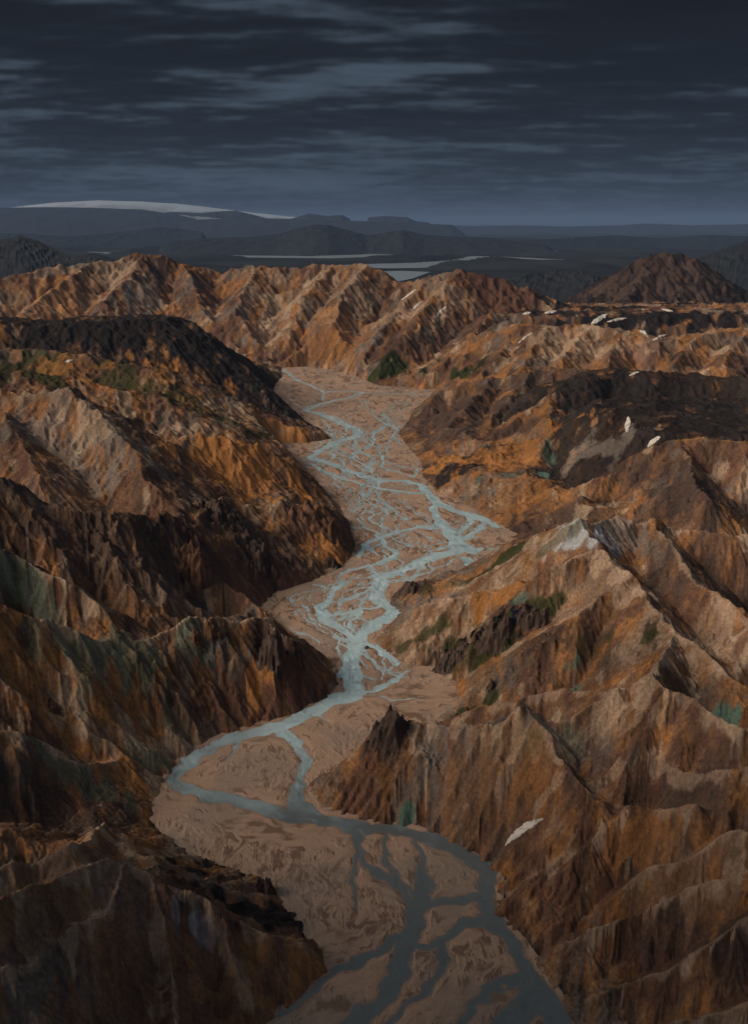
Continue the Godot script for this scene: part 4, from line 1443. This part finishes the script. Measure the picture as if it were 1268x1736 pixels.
# ------------------------------------------------------------------ old snow in the hollows
func lay_snow() -> void:
	var m := StandardMaterial3D.new()
	m.albedo_color = Color(0.66, 0.67, 0.70).linear_to_srgb()
	m.vertex_color_use_as_albedo = true
	m.roughness = 0.8
	var list := [
		["long curved snow patch in the gully below the bright ochre hill", [[853, 1436, 3], [864, 1424, 12], [878, 1411, 19], [892, 1401, 20], [908, 1393, 15], [924, 1386, 3]]],
		["upright snow patch high in the bowl between the orange spurs", [[1064, 706, 5], [1065, 714, 11], [1062, 722, 12], [1062, 734, 5]]],
		["slanting snow patch on the rim of the bowl", [[1119, 740, 4], [1112, 744, 10], [1104, 750, 11], [1097, 758, 4]]],
		["largest snow patch on the dark tableland", [[1001, 550, 3], [1008, 545, 9], [1018, 539, 11], [1031, 532, 3]]],
		["slim snow patch beside the largest one on the tableland", [[1028, 546, 2], [1044, 542, 6], [1062, 539, 2]]],
		["short snow patch near the edge of the tableland", [[1083, 560, 4], [1091, 563, 8], [1098, 570, 4]]],
		["thin snow strip at the back of the tableland", [[1120, 524, 3], [1131, 526, 5], [1141, 528, 2]]],
		["snow strip on the left flank of the red pointed mountain", [[740, 537, 3], [747, 529, 8], [757, 519, 3]]],
		["thin snow strip near the crest left of the red pointed mountain", [[680, 509, 2], [692, 500, 4], [706, 490, 2]]],
		["short snow strip in a groove of the red pointed mountain", [[698, 528, 2], [704, 520, 4], [714, 511, 2]]],
		["small snow speck in the dark hollow behind the badlands", [[884, 533, 3], [892, 531, 6], [900, 530, 3]]],
		["small wide snow patch in the dark hollow behind the badlands", [[922, 531, 3], [932, 529, 6], [943, 527, 3]]],
		["thin snow strip above the orange badlands", [[878, 582, 2], [888, 573, 4], [902, 564, 2]]],
		["small snow patch on the mossy hills under the black hill", [[110, 614, 2], [117, 612, 5], [126, 610, 2]]],
		["snow fleck on the top of the black smooth hill", [[1066, 637, 2], [1074, 633, 5], [1083, 630, 2]]],
		["snow band along the edge of the badlands", [[1106, 577, 3], [1118, 571, 6], [1130, 567, 3]]],
	]
	for l in list:
		var v := PackedVector3Array()
		var nn := PackedVector3Array()
		var cc := PackedColorArray()
		var t := PackedInt32Array()
		var pts: Array = l[1]
		var steps := 24
		var nz := noise(91, 0.35, 3)
		for s in steps + 1:
			var f := float(s) / steps * (pts.size() - 1)
			var a := mini(int(f), pts.size() - 2)
			var p := Vector3(pts[a][0], pts[a][1], pts[a][2]).lerp(Vector3(pts[a + 1][0], pts[a + 1][1], pts[a + 1][2]), f - a)
			var d := Vector2(pts[a + 1][0] - pts[a][0], pts[a + 1][1] - pts[a][1]).normalized().orthogonal()
			for c in 7:
				var o := (c / 6.0 - 0.5) * p.z * 0.8 * (1.0 + 0.5 * nz.get_noise_2d(s * 1.3, (0.0 if c < 3 else 50.0) + pts[0][0]))
				var w := hit(p.x + d.x * o, p.y + d.y * o)
				var e := sin(PI * c / 6.0) * sin(PI * s / steps)
				var up := -0.4 + 1.3 * sqrt(maxf(e, 0.0)) * clampf(-w.z / 1500.0, 0.7, 2.5)
				v.append(Vector3(w.x, terrain_height(w.x, w.z) + up, w.z))
				var dirt := 1.0 - 0.35 * clampf(nz.get_noise_2d(w.x * 0.6, w.z * 0.6) * 2.0 + 0.35 - e * 0.5, 0.0, 1.0)
				cc.append(Color(dirt, dirt * 0.98, dirt * 0.95))
		nn.resize(v.size())
		for s in steps + 1:
			for c in 7:
				var e := v[s * 7 + mini(c + 1, 6)] - v[s * 7 + maxi(c - 1, 0)]
				var f := v[mini(s + 1, steps) * 7 + c] - v[maxi(s - 1, 0) * 7 + c]
				var q := e.cross(f).normalized()
				nn[s * 7 + c] = q if q.y > 0.0 else -q
				if s < steps and c < 6:
					var k := s * 7 + c
					t.append_array([k, k + 7, k + 1, k + 1, k + 7, k + 8])
		var mesh := grid_mesh(v, nn, cc, facing_up(v, t))
		mesh.surface_set_material(0, m)
		put(mesh, "snow_patch", l[0], "snow patch", "", "old snow patches on the mountains")

# ------------------------------------------------------------------ towers and blocks of dark rock
func set_outcrops() -> void:
	# label, photo x, photo y of the foot, width and height in photo pixels, colour
	var list := [
		["black rock tower on the crest of the bright ochre hill", 655, 1262, 78, 62, 0],
		["dark rock pillar at the end of the spur with rock pillars", 462, 1120, 62, 84, 0],
		["slim brown rock pillar rising from the grey green crest", 362, 1080, 34, 44, 1],
		["small brown rock knob on the grey green crest", 335, 1090, 26, 30, 1],
		["rounded black crag above the orange screes", 385, 886, 62, 58, 0],
		["flat topped brown cliff block at the tip of the craggy spur", 535, 900, 84, 52, 1],
		["grey black rock mass in the middle of the craggy spur", 446, 968, 58, 60, 0],
		["dark boulder by the river at the foot of the craggy spur", 566, 962, 34, 26, 0],
		["dark brown cliff below the ridge of the craggy spur", 330, 985, 64, 60, 1],
		["dark rock rib over the narrow part of the river", 690, 1004, 56, 26, 0],
		["row of grey rock teeth above the mossy slope", 838, 1098, 66, 46, 0],
		["dark rock block standing over the side channel", 752, 1140, 46, 44, 0],
		["grey rock knob below the row of rock teeth", 775, 1120, 40, 30, 0],
		["grey rock ledge near the orange cliff", 905, 1062, 56, 30, 0],
		["small black rock island at the river's edge", 622, 1100, 14, 12, 0],
		["dark pointed crag on the black slope of the near hill", 450, 1512, 40, 44, 0],
		["small dark rock on the black slope near the gravel bars", 345, 1468, 30, 20, 0],
		["brown rock head on the pale ridge at the left", 92, 1205, 24, 24, 1],
		["brown rock stub over the green gully", 832, 1170, 18, 24, 0],
		["dark rock nose on the low mossy spur", 455, 690, 30, 20, 0],
	]
	var m := StandardMaterial3D.new()
	m.vertex_color_use_as_albedo = true
	m.roughness = 0.95
	m.metallic_specular = 0.15
	m.uv1_triplanar = true
	m.uv1_world_triplanar = true
	m.uv1_scale = Vector3.ONE * 0.03
	m.heightmap_enabled = true
	m.heightmap_texture = noise_texture(82, 0.016, 0.0)
	m.heightmap_scale = 60.0
	var q := 0
	for l in list:
		q += 1
		var foot := hit(l[1], l[2])
		var scale := 0.000592 * (foot - Vector3(0, EYE, 0)).length()
		var w: float = l[3] * scale * 0.5
		var high: float = l[4] * scale * 0.72
		# a cluster of columns standing out of the slope
		var cell := noise(100 + q, 1.5 / w, 2, FastNoiseLite.FRACTAL_FBM, FastNoiseLite.TYPE_CELLULAR)
		cell.cellular_return_type = FastNoiseLite.RETURN_CELL_VALUE
		cell.domain_warp_enabled = true
		cell.domain_warp_amplitude = w * 0.35
		cell.domain_warp_frequency = 1.6 / w
		var nz := noise(200 + q, 2.4 / w, 4, FastNoiseLite.FRACTAL_RIDGED)
		var ny := noise(300 + q, 0.9 / w, 3)
		var m_ := 46
		var v := PackedVector3Array()
		for j in m_ + 1:
			for i in m_ + 1:
				var x := (float(i) / m_ * 2.0 - 1.0) * 1.45
				var z := (float(j) / m_ * 2.0 - 1.0) * 1.45
				var wx := foot.x + x * w
				var wz := foot.z - w * 0.35 + z * w * 0.8
				var rho := sqrt(x * x + z * z) + 0.55 * ny.get_noise_2d(wx, wz) + 0.25 * nz.get_noise_2d(wx, wz)
				var env := smoothstep(1.05, 0.35, rho)
				var col := cell.get_noise_2d(wx, wz) * 0.5 + 0.5
				var y := env * (0.42 + 0.25 * col + 0.30 * ny.get_noise_2d(wx * 1.6 + 70.0, wz * 1.6)) + env * 0.12 * nz.get_noise_2d(wx * 1.1, wz * 1.1)
				y = lerpf(y, floorf(y * 6.0 + 0.5) / 6.0, 0.6)
				v.append(Vector3(wx, maxf(terrain_height(wx, wz), -1.0) - 1.2 + y * high, wz))
		var st := SurfaceTool.new()
		st.begin(Mesh.PRIMITIVE_TRIANGLES)
		var tone: Vector3 = Vector3(0.082, 0.062, 0.056) if l[5] == 0 else Vector3(0.140, 0.082, 0.058)
		for j in m_:
			for i in m_:
				var k := j * (m_ + 1) + i
				for tri in [[k, k + 1, k + m_ + 1], [k + 1, k + m_ + 2, k + m_ + 1]]:
					var low := 0.0
					for c in tri: low = maxf(low, v[c].y - terrain_height(v[c].x, v[c].z))
					if low < -0.9: continue
					for c in tri:
						var p := v[c]
						var g := 1.0 + 0.8 * ny.get_noise_3d(p.x * 3.0, p.y * 1.2, p.z * 3.0)
						st.set_color(Color(tone.x * g, tone.y * g, tone.z * g))
						st.set_smooth_group(0)
						st.add_vertex(p - foot)
		st.generate_normals()
		var o := put(st.commit(), "rock_outcrop", l[0], "rock", "", "dark rock outcrops on the slopes")
		o.material_override = m
		o.position = foot

# ------------------------------------------------------------------ an unseen cloud, added to shade the near slopes
func add_shade_cloud() -> void:
	var sph := SphereMesh.new()
	sph.radial_segments = 64
	sph.rings = 32
	var st := SurfaceTool.new()
	st.create_from(sph, 0)
	var arr := st.commit_to_arrays()
	var v: PackedVector3Array = arr[Mesh.ARRAY_VERTEX]
	var nz := noise(301, 2.0, 4)
	for k in v.size():
		var p := v[k] * 2.0
		v[k] = p * (1.0 + 0.5 * nz.get_noise_3d(p.x, p.y, p.z)) * Vector3(560, 130, 470)
	arr[Mesh.ARRAY_VERTEX] = v
	arr[Mesh.ARRAY_NORMAL] = null
	arr[Mesh.ARRAY_TANGENT] = null
	arr[Mesh.ARRAY_TEX_UV] = null
	var am := ArrayMesh.new()
	am.add_surface_from_arrays(Mesh.PRIMITIVE_TRIANGLES, arr)
	var s2 := SurfaceTool.new()
	s2.create_from(am, 0)
	s2.generate_normals()
	var m := StandardMaterial3D.new()
	m.albedo_color = Color(0.6, 0.6, 0.62).linear_to_srgb()
	m.roughness = 1.0
	s2.set_material(m)
	var o := put(s2.commit(), "cloud", "unseen grey cloud added outside the view to shade the near slopes", "cloud", "structure")
	var sun_to := SUN_TO.normalized()
	o.position = Vector3(20, 60, -500) - sun_to * 1500.0
